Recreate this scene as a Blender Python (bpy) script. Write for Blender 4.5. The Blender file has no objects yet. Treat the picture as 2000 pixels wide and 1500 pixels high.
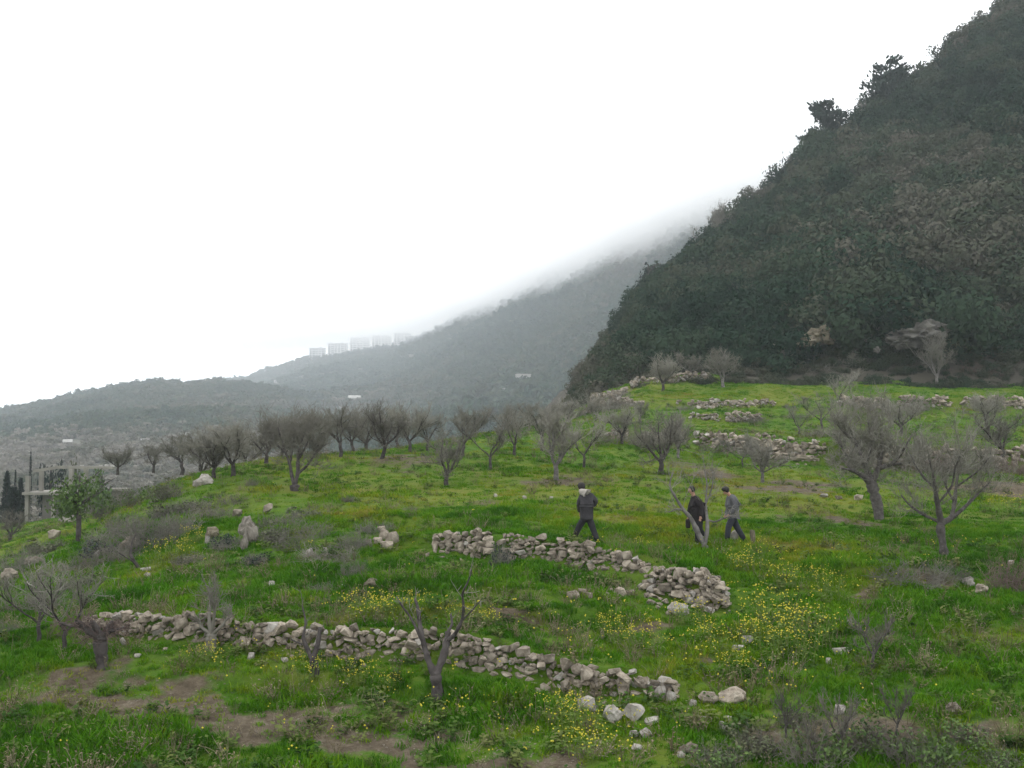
import bpy, bmesh, math, random
import numpy as np
from mathutils import Vector, Matrix

# ------------------------------------------------------------------ camera, sky, sun, exposure
S = bpy.context.scene
COL = S.collection
R = math.radians
F = 1921.0                                   # focal length in photo pixels (photo 2000 x 1500)
PITCH = math.atan(100.0 / F)

cam_data = bpy.data.cameras.new("camera")
cam_data.sensor_width = 36.0
cam_data.lens = 36.0 * F / 2000.0
cam_data.clip_start = 0.1
cam_data.clip_end = 9000.0
cam = bpy.data.objects.new("camera", cam_data)
COL.objects.link(cam)
cam.location = (0, 0, 0)
cam.rotation_euler = (R(90) + PITCH, 0, 0)
S.camera = cam

SUN_EL, SUN_AZ = R(58), R(-35)               # bright overcast, light from beyond the hills, a little to the side
world = bpy.data.worlds.new("World")
S.world = world
world.use_nodes = True
wn = world.node_tree
wn.nodes.clear()
w_out = wn.nodes.new("ShaderNodeOutputWorld")
w_bg = wn.nodes.new("ShaderNodeBackground")
w_sky = wn.nodes.new("ShaderNodeTexSky")
w_sky.sky_type = 'NISHITA'
w_sky.sun_disc = False
w_sky.sun_elevation = SUN_EL
w_sky.sun_rotation = SUN_AZ
w_sky.air_density = 1.0
w_sky.dust_density = 6.0
w_sky.ozone_density = 1.0
w_hsv = wn.nodes.new("ShaderNodeHueSaturation")
w_hsv.inputs["Saturation"].default_value = 0.12
w_mix = wn.nodes.new("ShaderNodeMix")
w_mix.data_type = 'RGBA'
w_mix.inputs["Factor"].default_value = 0.88   # an even cloud deck in front of the clear sky
w_mix.inputs["B"].default_value = (14.6, 14.8, 15.0, 1)
wn.links.new(w_sky.outputs["Color"], w_hsv.inputs["Color"])
wn.links.new(w_hsv.outputs["Color"], w_mix.inputs["A"])
wn.links.new(w_mix.outputs["Result"], w_bg.inputs["Color"])
w_bg.inputs["Strength"].default_value = 0.15
wn.links.new(w_bg.outputs["Background"], w_out.inputs["Surface"])

sun_data = bpy.data.lights.new("sun", 'SUN')
sun_data.energy = 0.6
sun_data.angle = R(35)
sun_data.color = (1.0, 0.97, 0.93)
sun = bpy.data.objects.new("sun", sun_data)
COL.objects.link(sun)
sd = Vector((math.sin(SUN_AZ) * math.cos(SUN_EL), math.cos(SUN_AZ) * math.cos(SUN_EL), math.sin(SUN_EL)))
sun.rotation_euler = sd.to_track_quat('Z', 'Y').to_euler()
sun.location = (0, 0, 60)

S.view_settings.view_transform = 'Standard'
S.view_settings.look = 'None'
S.view_settings.exposure = 0.0
S.view_settings.gamma = 1.0
S.view_settings.use_curve_mapping = False
S.render.engine = 'CYCLES'
S.cycles.volume_bounces = 14
S.cycles.max_bounces = 16
S.cycles.diffuse_bounces = 3
S.cycles.transparent_max_bounces = 6
S.cycles.use_denoising = True
S.cycles.volume_step_rate = 2.0
S.cycles.volume_max_steps = 96

rng = np.random.default_rng(7)
rnd = random.Random(7)

# ------------------------------------------------------------------ pixel <-> world
CT, ST = math.cos(PITCH), math.sin(PITCH)

def ray(px, py):
    """direction through a photo pixel, scaled so that y = 1"""
    u = (np.asarray(px, float) - 1000.0) / F
    v = (750.0 - np.asarray(py, float)) / F
    y = CT - v * ST
    return u / y, (ST + v * CT) / y

def at(px, py, d):
    ax, az = ray(px, py)
    return Vector((float(ax) * d, d, float(az) * d))

def to_pix(X, Y, Z):
    yc = Y * CT + Z * ST
    zc = -Y * ST + Z * CT
    return 1000.0 + F * X / yc, 750.0 - F * zc / yc

def ppm(d):
    """metres per photo pixel at distance d"""
    return d / F

# ------------------------------------------------------------------ noise on numpy arrays
_T = np.random.default_rng(3).random((256, 256))

def vn(x, y):
    x = np.asarray(x, float); y = np.asarray(y, float)
    xi = np.floor(x).astype(int); yi = np.floor(y).astype(int)
    fx = x - xi; fy = y - yi
    fx = fx * fx * (3 - 2 * fx); fy = fy * fy * (3 - 2 * fy)
    a = _T[xi & 255, yi & 255]; b = _T[(xi + 1) & 255, yi & 255]
    c = _T[xi & 255, (yi + 1) & 255]; d = _T[(xi + 1) & 255, (yi + 1) & 255]
    return (a * (1 - fx) + b * fx) * (1 - fy) + (c * (1 - fx) + d * fx) * fy - 0.5

def fbm(x, y, o=3):
    s, a = 0.0, 1.0
    for k in range(o):
        s = s + a * vn(x * 2 ** k + 17.3 * k, y * 2 ** k + 5.1 * k); a *= 0.5
    return s

# ------------------------------------------------------------------ terrain of the orchard hillside
CTRL = []
def colm(px, rows):
    for py, d in rows:
        CTRL.append((px, py, d))
colm(-350, [(1500, 16.5), (1270, 23), (1130, 40), (1050, 90)])
colm(0, [(1500, 16.3), (1400, 18.3), (1250, 22.5), (1150, 29), (1100, 36), (1062, 55), (1030, 85)])
colm(150, [(1500, 16.3), (1255, 21.8), (1100, 32), (1060, 42)])
colm(300, [(1500, 16.3), (1400, 18.4), (1265, 21.3), (1200, 23.8), (1100, 30), (1000, 36), (945, 43)])
colm(500, [(1500, 16.3), (1400, 18.5), (1285, 20.9), (1150, 26), (1050, 31), (960, 39), (905, 52)])
colm(750, [(1500, 16.4), (1400, 18.5), (1300, 20.4), (1150, 25.5), (1060, 29.5), (960, 40), (886, 55)])
colm(1000, [(1500, 16.4), (1400, 18.4), (1345, 19.7), (1200, 23.5), (1110, 27.2), (1000, 33), (900, 48), (850, 61)])
colm(1250, [(1500, 16.0), (1370, 18.8), (1190, 24), (1130, 26.5), (1000, 34), (900, 50), (840, 64), (790, 77), (748, 92)])
colm(1500, [(1500, 15.8), (1350, 18.8), (1200, 22.8), (1060, 30), (1000, 35), (940, 44), (900, 52), (840, 65), (795, 77), (728, 100)])
colm(1750, [(1500, 15.4), (1350, 18.2), (1200, 22.5), (1080, 29), (1000, 36), (905, 52), (840, 65), (790, 78), (728, 98)])
colm(2000, [(1500, 15.2), (1350, 18.0), (1200, 22), (1080, 28.5), (1000, 36), (905, 53), (840, 66), (782, 80), (735, 97)])
colm(2350, [(1500, 15.2), (1200, 22), (1000, 36), (905, 53), (782, 80), (735, 97)])
PTS = []
for px, py, d in CTRL:
    p = at(px, py, d); PTS.append((p.x, p.y, p.z))
# ground that falls away unseen behind the crest, and the strip below the frame
for px, d, z in [(-350, 120, -13), (0, 120, -12), (300, 62, -4.5), (300, 95, -10), (300, 125, -13), (500, 80, -4.5), (500, 120, -11),
                 (750, 85, -3.2), (750, 125, -8), (1000, 90, -1.0), (1000, 125, -3.5), (1150, 110, 3.5), (1250, 130, 8.5), (1500, 130, 11),
                 (1750, 130, 11), (2000, 130, 11), (2350, 130, 11), (-350, 10, -6.4), (500, 10, -6.6), (1000, 10, -6.6), (1500, 10, -6.4), (2350, 10, -6.3)]:
    PTS.append(((px - 1000) / F * d, d, z))
PTS = np.array(PTS)
CC = PTS[:, :2] / 20.0

def _tps(r2):
    return 0.5 * r2 * np.log(r2 + 1e-9)

_n = len(CC)
_A = np.zeros((_n + 3, _n + 3))
_r2 = ((CC[:, None, :] - CC[None, :, :]) ** 2).sum(2)
_A[:_n, :_n] = _tps(_r2) + np.eye(_n) * 0.02
_A[:_n, _n] = 1; _A[:_n, _n + 1:] = CC
_A[_n, :_n] = 1; _A[_n + 1:, :_n] = CC.T
_W = np.linalg.solve(_A, np.concatenate([PTS[:, 2], np.zeros(3)]))

def H0(X, Y):
    X = np.asarray(X, float); Y = np.asarray(Y, float)
    shp = X.shape
    x = X.ravel() / 20.0; y = Y.ravel() / 20.0
    out = np.empty(len(x))
    for i in range(0, len(x), 60000):
        q = slice(i, i + 60000)
        r2 = (x[q, None] - CC[None, :, 0]) ** 2 + (y[q, None] - CC[None, :, 1]) ** 2
        out[q] = _tps(r2) @ _W[:_n] + _W[_n] + _W[_n + 1] * x[q] + _W[_n + 2] * y[q]
    return out.reshape(shp)

TERR = []            # terraces: (polyline in world xy, height along it, run-out behind)

def Hs(X, Y):
    """terrain with the terrace steps"""
    X = np.asarray(X, float); Y = np.asarray(Y, float)
    z = H0(X, Y)
    for poly, hs, L in TERR:
        lo = poly.min(0) - 14; hi = poly.max(0) + 14
        m = (X > lo[0]) & (X < hi[0]) & (Y > lo[1]) & (Y < hi[1])
        if not m.any():
            continue
        x = X[m]; y = Y[m]
        best = np.full(x.shape, 1e9); sd_ = np.zeros(x.shape); hh = np.zeros(x.shape)
        for k in range(len(poly) - 1):
            a, b = poly[k], poly[k + 1]
            ab = b - a; l2 = (ab ** 2).sum()
            t = np.clip(((x - a[0]) * ab[0] + (y - a[1]) * ab[1]) / l2, 0, 1)
            dx = x - a[0] - t * ab[0]; dy = y - a[1] - t * ab[1]
            dd = np.hypot(dx, dy)
            side = np.sign(ab[0] * (y - a[1]) - ab[1] * (x - a[0]))
            u = dd < best
            best = np.where(u, dd, best); sd_ = np.where(u, side * dd, sd_)
            hh = np.where(u, hs[k] * (1 - t) + hs[k + 1] * t, hh)
        s = sd_
        up = np.clip((s - 0.05) / 0.28, 0, 1)
        z[m] += hh * up * np.where(s > 0.3, np.exp(-np.maximum(s - 0.3, 0) / L), 1.0)
    return z

def H(X, Y):
    X = np.asarray(X, float); Y = np.asarray(Y, float)
    far = np.clip((Y - 20) / 60, 0, 1)
    return Hs(X, Y) + (0.20 + 0.35 * far) * fbm(X / 5.5 + 3, Y / 4.0, 3) * 0.7 + 0.10 * fbm(X / 0.9, Y / 0.8, 2)

def Hp(x, y):
    return float(H(np.array([x]), np.array([y]))[0])

_ds = np.geomspace(11.5, 128, 700)

def hit(px, py, fn=None):
    """point of the ground seen through a photo pixel"""
    ax, az = ray(px, py)
    g = (fn or H)(ax * _ds, _ds) - az * _ds
    i = np.nonzero(g >= 0)[0]
    if len(i) == 0:
        d = _ds[int(np.argmax(g[:560]))]
    else:
        k = i[0]
        if k == 0:
            d = _ds[0]
        else:
            g0, g1 = g[k - 1], g[k]
            d = _ds[k - 1] + (_ds[k] - _ds[k - 1]) * (-g0) / (g1 - g0 + 1e-12)
    x = float(ax * d)
    return Vector((x, float(d), float(H(np.array([x]), np.array([d]))[0])))

# ------------------------------------------------------------------ object helpers
MATS = {}

def tag(o, label=None, cat=None, group=None, kind=None):
    if label: o["label"] = label
    if cat: o["category"] = cat
    if group: o["group"] = group
    if kind: o["kind"] = kind
    return o

def mesh_np(name, V, Fc, mats=(), smooth=False, mi=None):
    """mesh from vertex array and a list of equally long faces (array) or a list of arrays"""
    me = bpy.data.meshes.new(name)
    V = np.asarray(V, dtype=np.float32)
    groups = [np.asarray(f, dtype=np.int32) for f in (Fc if isinstance(Fc, list) else [Fc]) if len(f)]
    me.vertices.add(len(V)); me.vertices.foreach_set("co", V.ravel())
    nl = sum(g.size for g in groups); nf = sum(len(g) for g in groups)
    me.loops.add(nl); me.polygons.add(nf)
    me.loops.foreach_set("vertex_index", np.concatenate([g.ravel() for g in groups]))
    starts = []; p = 0
    for g in groups:
        starts.append(p + np.arange(len(g)) * g.shape[1]); p += g.size
    me.polygons.foreach_set("loop_start", np.concatenate(starts).astype(np.int32))
    if mi is not None:
        me.polygons.foreach_set("material_index", np.asarray(mi, dtype=np.int32))
    me.update(calc_edges=True)
    me.polygons.foreach_set("use_smooth", [bool(smooth)] * nf)
    for m in mats: me.materials.append(m)
    return me

def obj(name, me, parent=None, loc=None):
    o = bpy.data.objects.new(name, me)
    COL.objects.link(o)
    if parent is not None: o.parent = parent
    if loc is not None: o.location = loc
    return o

def empty(name, loc, rz=0.0, sc=1.0):
    o = bpy.data.objects.new(name, None)
    COL.objects.link(o)
    o.empty_display_size = 0.3
    o.location = loc; o.rotation_euler = (0, 0, rz)
    o.scale = (sc, sc, sc) if not hasattr(sc, '__len__') else sc
    return o

class MB:
    """collects shapes into one mesh"""
    def __init__(self): self.v = []; self.q = []; self.t = []; self.n = 0
    def add(self, V, Q=(), T=()):
        self.v.append(np.asarray(V, float))
        for f in Q: self.q.append([i + self.n for i in f])
        for f in T: self.t.append([i + self.n for i in f])
        self.n += len(V)
    def box(self, c, s, rz=0.0, jitter=0.0):
        c = np.array(c); h = np.array(s) / 2
        V = np.array([[x, y, z] for x in (-1, 1) for y in (-1, 1) for z in (-1, 1)], float) * h
        if jitter: V += rng.uniform(-jitter, jitter, V.shape)
        cs, sn = math.cos(rz), math.sin(rz)
        V = np.stack([V[:, 0] * cs - V[:, 1] * sn, V[:, 0] * sn + V[:, 1] * cs, V[:, 2]], 1) + c
        self.add(V, [(0, 1, 3, 2), (4, 6, 7, 5), (0, 4, 5, 1), (2, 3, 7, 6), (0, 2, 6, 4), (1, 5, 7, 3)])
    def tube(self, pts, r, sides=5, cap=True):
        P = np.asarray(pts, float); n = len(P)
        r = np.broadcast_to(np.asarray(r, float), (n,))
        T = np.gradient(P, axis=0); T /= np.linalg.norm(T, axis=1)[:, None] + 1e-9
        ref = np.array([0.31, 0.95, 0.05]) if abs(T[0, 2]) > 0.6 else np.array([0.05, 0.1, 1.0])
        A = np.cross(T, ref); A /= np.linalg.norm(A, axis=1)[:, None] + 1e-9
        B = np.cross(T, A)
        an = np.arange(sides) * 2 * np.pi / sides
        V = (P[:, None, :] + r[:, None, None] * (np.cos(an)[None, :, None] * A[:, None, :] + np.sin(an)[None, :, None] * B[:, None, :])).reshape(-1, 3)
        Q = []
        for i in range(n - 1):
            for k in range(sides):
                k2 = (k + 1) % sides
                Q.append((i * sides + k, i * sides + k2, (i + 1) * sides + k2, (i + 1) * sides + k))
        Tt = []
        if cap:
            V = np.concatenate([V, P[-1:] + T[-1:] * r[-1] * 0.4])
            for k in range(sides):
                Tt.append(((n - 1) * sides + k, (n - 1) * sides + (k + 1) % sides, n * sides))
        self.add(V, Q, Tt)
    def mesh(self, name, mats, smooth=False):
        return mesh_np(name, np.concatenate(self.v), [np.array(self.q or np.zeros((0, 4))), np.array(self.t or np.zeros((0, 3)))], mats, smooth)

# ------------------------------------------------------------------ materials
def newmat(name):
    m = bpy.data.materials.new(name); m.use_nodes = True
    nt = m.node_tree; nt.nodes.clear()
    out = nt.nodes.new("ShaderNodeOutputMaterial")
    MATS[name] = m
    return m, nt, out

def N(nt, t, **kw):
    n = nt.nodes.new(t)
    for k, v in kw.items(): setattr(n, k, v)
    return n

def ramp(nt, fac, stops):
    r = N(nt, "ShaderNodeValToRGB")
    e = r.color_ramp.elements
    while len(e) < len(stops): e.new(0.5)
    for i, (p, c) in enumerate(stops):
        e[i].position = p; e[i].color = (*c, 1) if len(c) == 3 else c
    nt.links.new(fac, r.inputs["Fac"])
    return r.outputs["Color"]

def noise(nt, vec, scale, detail=4.0, rough=0.6):
    n = N(nt, "ShaderNodeTexNoise")
    n.inputs["Scale"].default_value = scale; n.inputs["Detail"].default_value = detail; n.inputs["Roughness"].default_value = rough
    if vec is not None: nt.links.new(vec, n.inputs["Vector"])
    return n.outputs["Fac"]

def mixc(nt, fac, a, b, mode='MIX'):
    m = N(nt, "ShaderNodeMix", data_type='RGBA', blend_type=mode)
    for s, v in (("Factor", fac), ("A", a), ("B", b)):
        if isinstance(v, (int, float)): m.inputs[s].default_value = v
        elif isinstance(v, tuple): m.inputs[s].default_value = (*v, 1)
        else: nt.links.new(v, m.inputs[s])
    return m.outputs["Result"]

def math_(nt, op, a, b=None, clamp=False):
    m = N(nt, "ShaderNodeMath", operation=op, use_clamp=clamp)
    for i, v in enumerate((a, b)):
        if v is None: continue
        if isinstance(v, (int, float)): m.inputs[i].default_value = v
        else: nt.links.new(v, m.inputs[i])
    return m.outputs[0]

def simple(name, stops, scale=3.0, rough=0.9, rand=0.0, bump=0.0, detail=5.0, coords="Object", spec=0.2):
    """noise through a colour ramp, brightness differing from object to object, bump"""
    m, nt, out = newmat(name)
    tc = N(nt, "ShaderNodeTexCoord")
    f = noise(nt, tc.outputs[coords], scale, detail)
    c = ramp(nt, f, stops)
    if rand:
        oi = N(nt, "ShaderNodeObjectInfo")
        v = math_(nt, 'MULTIPLY_ADD', oi.outputs["Random"], 2 * rand); nt.nodes[-1].inputs[2].default_value = 1 - rand
        h = N(nt, "ShaderNodeHueSaturation"); nt.links.new(v, h.inputs["Value"]); nt.links.new(c, h.inputs["Color"])
        c = h.outputs["Color"]
    b = N(nt, "ShaderNodeBsdfPrincipled"); nt.links.new(c, b.inputs["Base Color"])
    b.inputs["Roughness"].default_value = rough; b.inputs["Specular IOR Level"].default_value = spec
    if bump:
        bn = N(nt, "ShaderNodeBump"); bn.inputs["Strength"].default_value = bump; bn.inputs["Distance"].default_value = 0.05
        nt.links.new(noise(nt, tc.outputs[coords], scale * 4, 4), bn.inputs["Height"]); nt.links.new(bn.outputs["Normal"], b.inputs["Normal"])
    nt.links.new(b.outputs[0], out.inputs["Surface"])
    return m

def leafy(name, stops, trans=0.25, attr="tint", spread=0.0):
    """foliage: colour from the tint of each instance, a little light let through"""
    m, nt, out = newmat(name)
    a = N(nt, "ShaderNodeAttribute", attribute_type='INSTANCER', attribute_name=attr)
    f = a.outputs["Fac"]
    if spread:
        tc = N(nt, "ShaderNodeTexCoord")
        f = math_(nt, 'ADD', f, math_(nt, 'MULTIPLY', math_(nt, 'SUBTRACT', noise(nt, tc.outputs["Object"], 3.0, 3), 0.5), spread))
    c = ramp(nt, f, stops)
    d = N(nt, "ShaderNodeBsdfDiffuse"); t = N(nt, "ShaderNodeBsdfTranslucent"); x = N(nt, "ShaderNodeMixShader")
    nt.links.new(c, d.inputs["Color"]); nt.links.new(c, t.inputs["Color"]); x.inputs[0].default_value = trans
    nt.links.new(d.outputs[0], x.inputs[1]); nt.links.new(t.outputs[0], x.inputs[2]); nt.links.new(x.outputs[0], out.inputs["Surface"])
    return m

STONE = simple("limestone", [(0.28, (0.085, 0.070, 0.052)), (0.5, (0.22, 0.188, 0.148)), (0.72, (0.33, 0.292, 0.238))], 2.2, 0.92, 0.36, 0.5)
PALE = simple("pale_limestone", [(0.3, (0.15, 0.135, 0.115)), (0.5, (0.27, 0.25, 0.22)), (0.7, (0.38, 0.36, 0.325))], 2.0, 0.92, 0.15, 0.5)
OCHRE = simple("ochre_rock", [(0.3, (0.07, 0.06, 0.042)), (0.5, (0.15, 0.13, 0.092)), (0.7, (0.23, 0.205, 0.155))], 3.0, 0.92, 0.15, 1.0)
CLIFF = simple("grey_cliff", [(0.3, (0.045, 0.043, 0.038)), (0.5, (0.095, 0.09, 0.08)), (0.7, (0.155, 0.148, 0.13))], 3.0, 0.92, 0.1, 1.0)
MBARK = simple("brown_grey_bark", [(0.3, (0.04, 0.036, 0.033)), (0.55, (0.085, 0.077, 0.071)), (0.8, (0.15, 0.14, 0.13))], 7.0, 0.95, 0.15, 0.7)
BARK = simple("dark_bark", [(0.3, (0.028, 0.024, 0.023)), (0.6, (0.075, 0.066, 0.062)), (0.8, (0.12, 0.11, 0.10))], 5.0, 0.95, 0.2, 0.5)
GBARK = simple("grey_bark", [(0.3, (0.07, 0.064, 0.06)), (0.55, (0.15, 0.14, 0.13)), (0.8, (0.24, 0.225, 0.21))], 5.0, 0.95, 0.15, 0.5)
TWIG = simple("bare_twig", [(0.3, (0.128, 0.122, 0.100)), (0.7, (0.210, 0.202, 0.170))], 1.0, 0.95, 0.25)
DTWIG = simple("dark_twig", [(0.3, (0.100, 0.094, 0.078)), (0.7, (0.175, 0.166, 0.140))], 1.0, 0.95, 0.25)
MTWIG = simple("bush_twig", [(0.3, (0.08, 0.074, 0.062)), (0.7, (0.145, 0.134, 0.112))], 1.0, 0.95, 0.25)
RTWIG = simple("reddish_twig", [(0.3, (0.07, 0.05, 0.045)), (0.7, (0.14, 0.105, 0.09))], 1.0, 0.95, 0.2)
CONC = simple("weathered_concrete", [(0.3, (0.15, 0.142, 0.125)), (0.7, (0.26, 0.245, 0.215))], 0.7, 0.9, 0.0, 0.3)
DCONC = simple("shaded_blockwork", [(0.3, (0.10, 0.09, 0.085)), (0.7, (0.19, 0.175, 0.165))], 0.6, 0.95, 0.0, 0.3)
PLASTER = simple("pale_plaster", [(0.3, (0.30, 0.29, 0.27)), (0.7, (0.42, 0.41, 0.385))], 0.2, 0.85, 0.1)
FLATS = simple("white_flats", [(0.3, (0.60, 0.59, 0.57)), (0.7, (0.74, 0.73, 0.71))], 0.05, 0.85, 0.1)
ROOF = simple("grey_roof", [(0.3, (0.25, 0.23, 0.21)), (0.7, (0.38, 0.36, 0.33))], 0.3, 0.85, 0.1)
PANE = simple("dark_window", [(0.3, (0.04, 0.045, 0.05)), (0.7, (0.09, 0.095, 0.10))], 0.3, 0.3, 0.1, spec=0.5)
HILLSOIL = simple("scrub_soil", [(0.35, (0.035, 0.033, 0.027)), (0.6, (0.07, 0.064, 0.05))], 0.15, 0.95, coords="Object")
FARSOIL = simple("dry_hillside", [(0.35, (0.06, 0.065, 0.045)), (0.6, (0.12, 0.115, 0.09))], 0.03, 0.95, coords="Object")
VALSOIL = simple("valley_ground", [(0.35, (0.085, 0.083, 0.068)), (0.6, (0.155, 0.15, 0.125))], 0.03, 0.95, coords="Object")
YELLOW = simple("mustard_flower", [(0.3, (0.33, 0.29, 0.02)), (0.7, (0.52, 0.47, 0.05))], 8.0, 0.8)
STALK = simple("mustard_stem", [(0.3, (0.06, 0.12, 0.02)), (0.7, (0.14, 0.18, 0.035))], 5.0, 0.9)

GRASS = leafy("grass_blade", [(0.0, (0.027, 0.092, 0.005)), (0.3, (0.060, 0.168, 0.008)), (0.55, (0.114, 0.206, 0.010)), (0.78, (0.190, 0.210, 0.016)), (1.0, (0.205, 0.160, 0.058))], 0.25)
SCRUB = leafy("scrub_leaf", [(0.0, (0.012, 0.028, 0.018)), (0.3, (0.024, 0.046, 0.028)), (0.55, (0.042, 0.058, 0.036)), (0.8, (0.066, 0.070, 0.050)), (1.0, (0.098, 0.094, 0.074))], 0.15, spread=0.12)
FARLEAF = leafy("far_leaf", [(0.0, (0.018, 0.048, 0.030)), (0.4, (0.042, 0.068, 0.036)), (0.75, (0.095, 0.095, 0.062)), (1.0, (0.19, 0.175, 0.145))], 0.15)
GREENLEAF = simple("broad_leaf", [(0.3, (0.035, 0.075, 0.022)), (0.7, (0.10, 0.15, 0.04))], 2.0, 0.8, 0.2)
OLIVELEAF = simple("olive_leaf", [(0.3, (0.045, 0.06, 0.03)), (0.7, (0.11, 0.115, 0.06))], 2.0, 0.8, 0.2)
PINELEAF = simple("pine_needle", [(0.3, (0.012, 0.030, 0.024)), (0.7, (0.035, 0.056, 0.040))], 1.0, 0.85, 0.15)
DARKLEAF = simple("cypress_leaf", [(0.3, (0.010, 0.020, 0.018)), (0.7, (0.026, 0.038, 0.032))], 1.0, 0.85, 0.15)

# ------------------------------------------------------------------ terraces: base lines of the walls, in photo pixels
def wline(pix, hpx, L=3.5, fn=None, ends=True):
    """wall base line on the ground and its height along it (metres)"""
    P = [hit(px, py, fn or (lambda X, Y: Hs(X, Y))) for px, py in pix]
    poly = np.array([[p.x, p.y] for p in P])
    hs = np.array([h * ppm(p.y) for h, p in zip(hpx, P)])
    return poly, hs

LINES = {}
def terrace(key, pix, hpx, L=3.5, step=0.85):
    poly, hs = wline(pix, hpx)
    LINES[key] = (poly, hs)
    # the ground step behind fades out past the ends of the wall
    d0 = poly[0] - poly[1]; d0 /= np.linalg.norm(d0); d1 = poly[-1] - poly[-2]; d1 /= np.linalg.norm(d1)
    ext = np.concatenate([[poly[0] + d0 * 2.0], poly, [poly[-1] + d1 * 2.0]])
    TERR.append((ext, np.concatenate([[0], hs * step, [0]]), L))

terrace("lowest", [(150, 1248), (210, 1246), (300, 1258), (380, 1266), (460, 1276), (540, 1282), (620, 1290), (700, 1300), (780, 1310), (860, 1318), (940, 1328), (1020, 1342), (1090, 1352), (1160, 1356), (1210, 1354), (1265, 1356), (1318, 1362)],
        [34, 34, 40, 48, 48, 42, 48, 56, 62, 70, 66, 58, 50, 46, 42, 24, 30], 3.0)
terrace("middle", [(838, 1082), (900, 1092), (955, 1104), (1010, 1108), (1070, 1110), (1130, 1120), (1190, 1132), (1240, 1144), (1268, 1152)],
        [36, 48, 56, 52, 42, 48, 46, 40, 30], 3.0)
terrace("middle_end", [(1256, 1160), (1300, 1172), (1345, 1184), (1392, 1190), (1430, 1182)], [36, 54, 58, 56, 36], 2.6)
terrace("upper", [(1180, 858), (1250, 862), (1310, 866), (1370, 872), (1430, 884), (1490, 898), (1550, 908), (1620, 912)], [12, 16, 20, 24, 28, 34, 40, 34], 5.0)
terrace("upper_far_side", [(1640, 914), (1710, 918), (1800, 920), (1900, 918), (2010, 914)], [30, 36, 36, 34, 34], 5.0)
terrace("short_low", [(1342, 822), (1400, 826), (1440, 822), (1488, 820)], [12, 15, 14, 10], 4.0)
terrace("short_high", [(1318, 797), (1370, 800), (1440, 798), (1515, 792)], [12, 14, 13, 10], 4.0)
terrace("scattered_high", [(1640, 795), (1720, 800), (1800, 802), (1900, 800), (2005, 798)], [16, 20, 24, 20, 20], 4.0)
terrace("left_high", [(1150, 792), (1190, 796), (1250, 798)], [12, 18, 10], 4.0)
terrace("topmost", [(1135, 758), (1190, 755), (1250, 750), (1310, 748), (1350, 742), (1390, 740)], [8, 9, 9, 10, 12, 12], 4.0)
# grass banks with no wall: gentle steps of the terraces
for pix, h in (([(560, 1232), (760, 1226), (980, 1224), (1180, 1218), (1330, 1240)], 34), ([(620, 1165), (800, 1168), (1000, 1170), (1180, 1182)], 28),
               ([(-200, 1330), (150, 1338), (430, 1345), (640, 1350), (860, 1372), (1050, 1400)], 24), ([(1480, 1110), (1640, 1130), (1800, 1140), (2050, 1150)], 30),
               ([(560, 1010), (760, 1020), (900, 1032), (1060, 1040)], 18)):
    poly, hs = wline(pix, [h] * len(pix))
    hs[0] = hs[-1] = 0
    TERR.append((poly, hs * 0.8, 2.6))

# ------------------------------------------------------------------ bare soil and dry grass: where they lie
SOIL, DRY = [], []
def patch(lst, px, py, rx, ry, s):
    p = hit(px, py); q = hit(px, py - ry * 0.5); q2 = hit(px, py + ry * 0.5)
    lst.append((p.x, p.y, rx * 1.25 * ppm(p.y), max(0.4, min(6.0, 1.35 * abs(q.y - q2.y))), s))
for px, py, rx, ry, s in [(170, 1348, 90, 16, .9), (300, 1362, 110, 22, 1), (330, 1395, 120, 20, 1), (450, 1400, 90, 22, 1), (520, 1385, 70, 18, .8), (560, 1415, 90, 20, 1),
                          (640, 1425, 80, 22, .9), (700, 1455, 90, 24, 1), (800, 1470, 90, 26, 1), (900, 1485, 90, 24, .9), (1010, 1485, 80, 20, .9), (1080, 1490, 50, 14, .7),
                          (650, 1375, 60, 12, .8), (760, 1395, 60, 10, .7), (840, 1420, 50, 10, .7), (420, 1345, 50, 8, .6),
                          (1000, 1210, 60, 7, .8), (1290, 1235, 60, 8, .9), (900, 1205, 50, 6, .5), (1400, 1270, 40, 10, .7),
                          (1080, 942, 60, 8, .9), (1130, 938, 30, 6, .7), (1400, 925, 55, 9, .8), (1520, 955, 60, 9, .8), (1560, 950, 50, 7, .8), (1650, 1016, 40, 7, 1), (1545, 1020, 40, 7, .7),
                          (1340, 905, 40, 6, .7), (950, 980, 40, 6, .6), (780, 895, 60, 6, .8), (900, 960, 30, 8, .5), (1640, 950, 50, 6, .6), (1950, 945, 60, 12, .9), (1880, 950, 40, 8, .7),
                          (1600, 1080, 40, 12, .6), (1680, 1150, 20, 20, .6), (140, 1300, 50, 8, .7), (220, 1290, 40, 6, .6), (1480, 1350, 60, 20, .5), (1650, 1420, 120, 40, .8), (1450, 1440, 80, 30, .7),
                          (1850, 1440, 90, 30, .6), (1780, 1120, 50, 12, .6), (1500, 735, 60, 3, .4), (1900, 735, 60, 4, .8), (1620, 735, 40, 3, .6), (60, 1090, 60, 10, .5), (640, 1090, 60, 10, .5), (480, 1060, 40, 14, .4)]:
    patch(SOIL, px, py, rx, ry, s)
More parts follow.
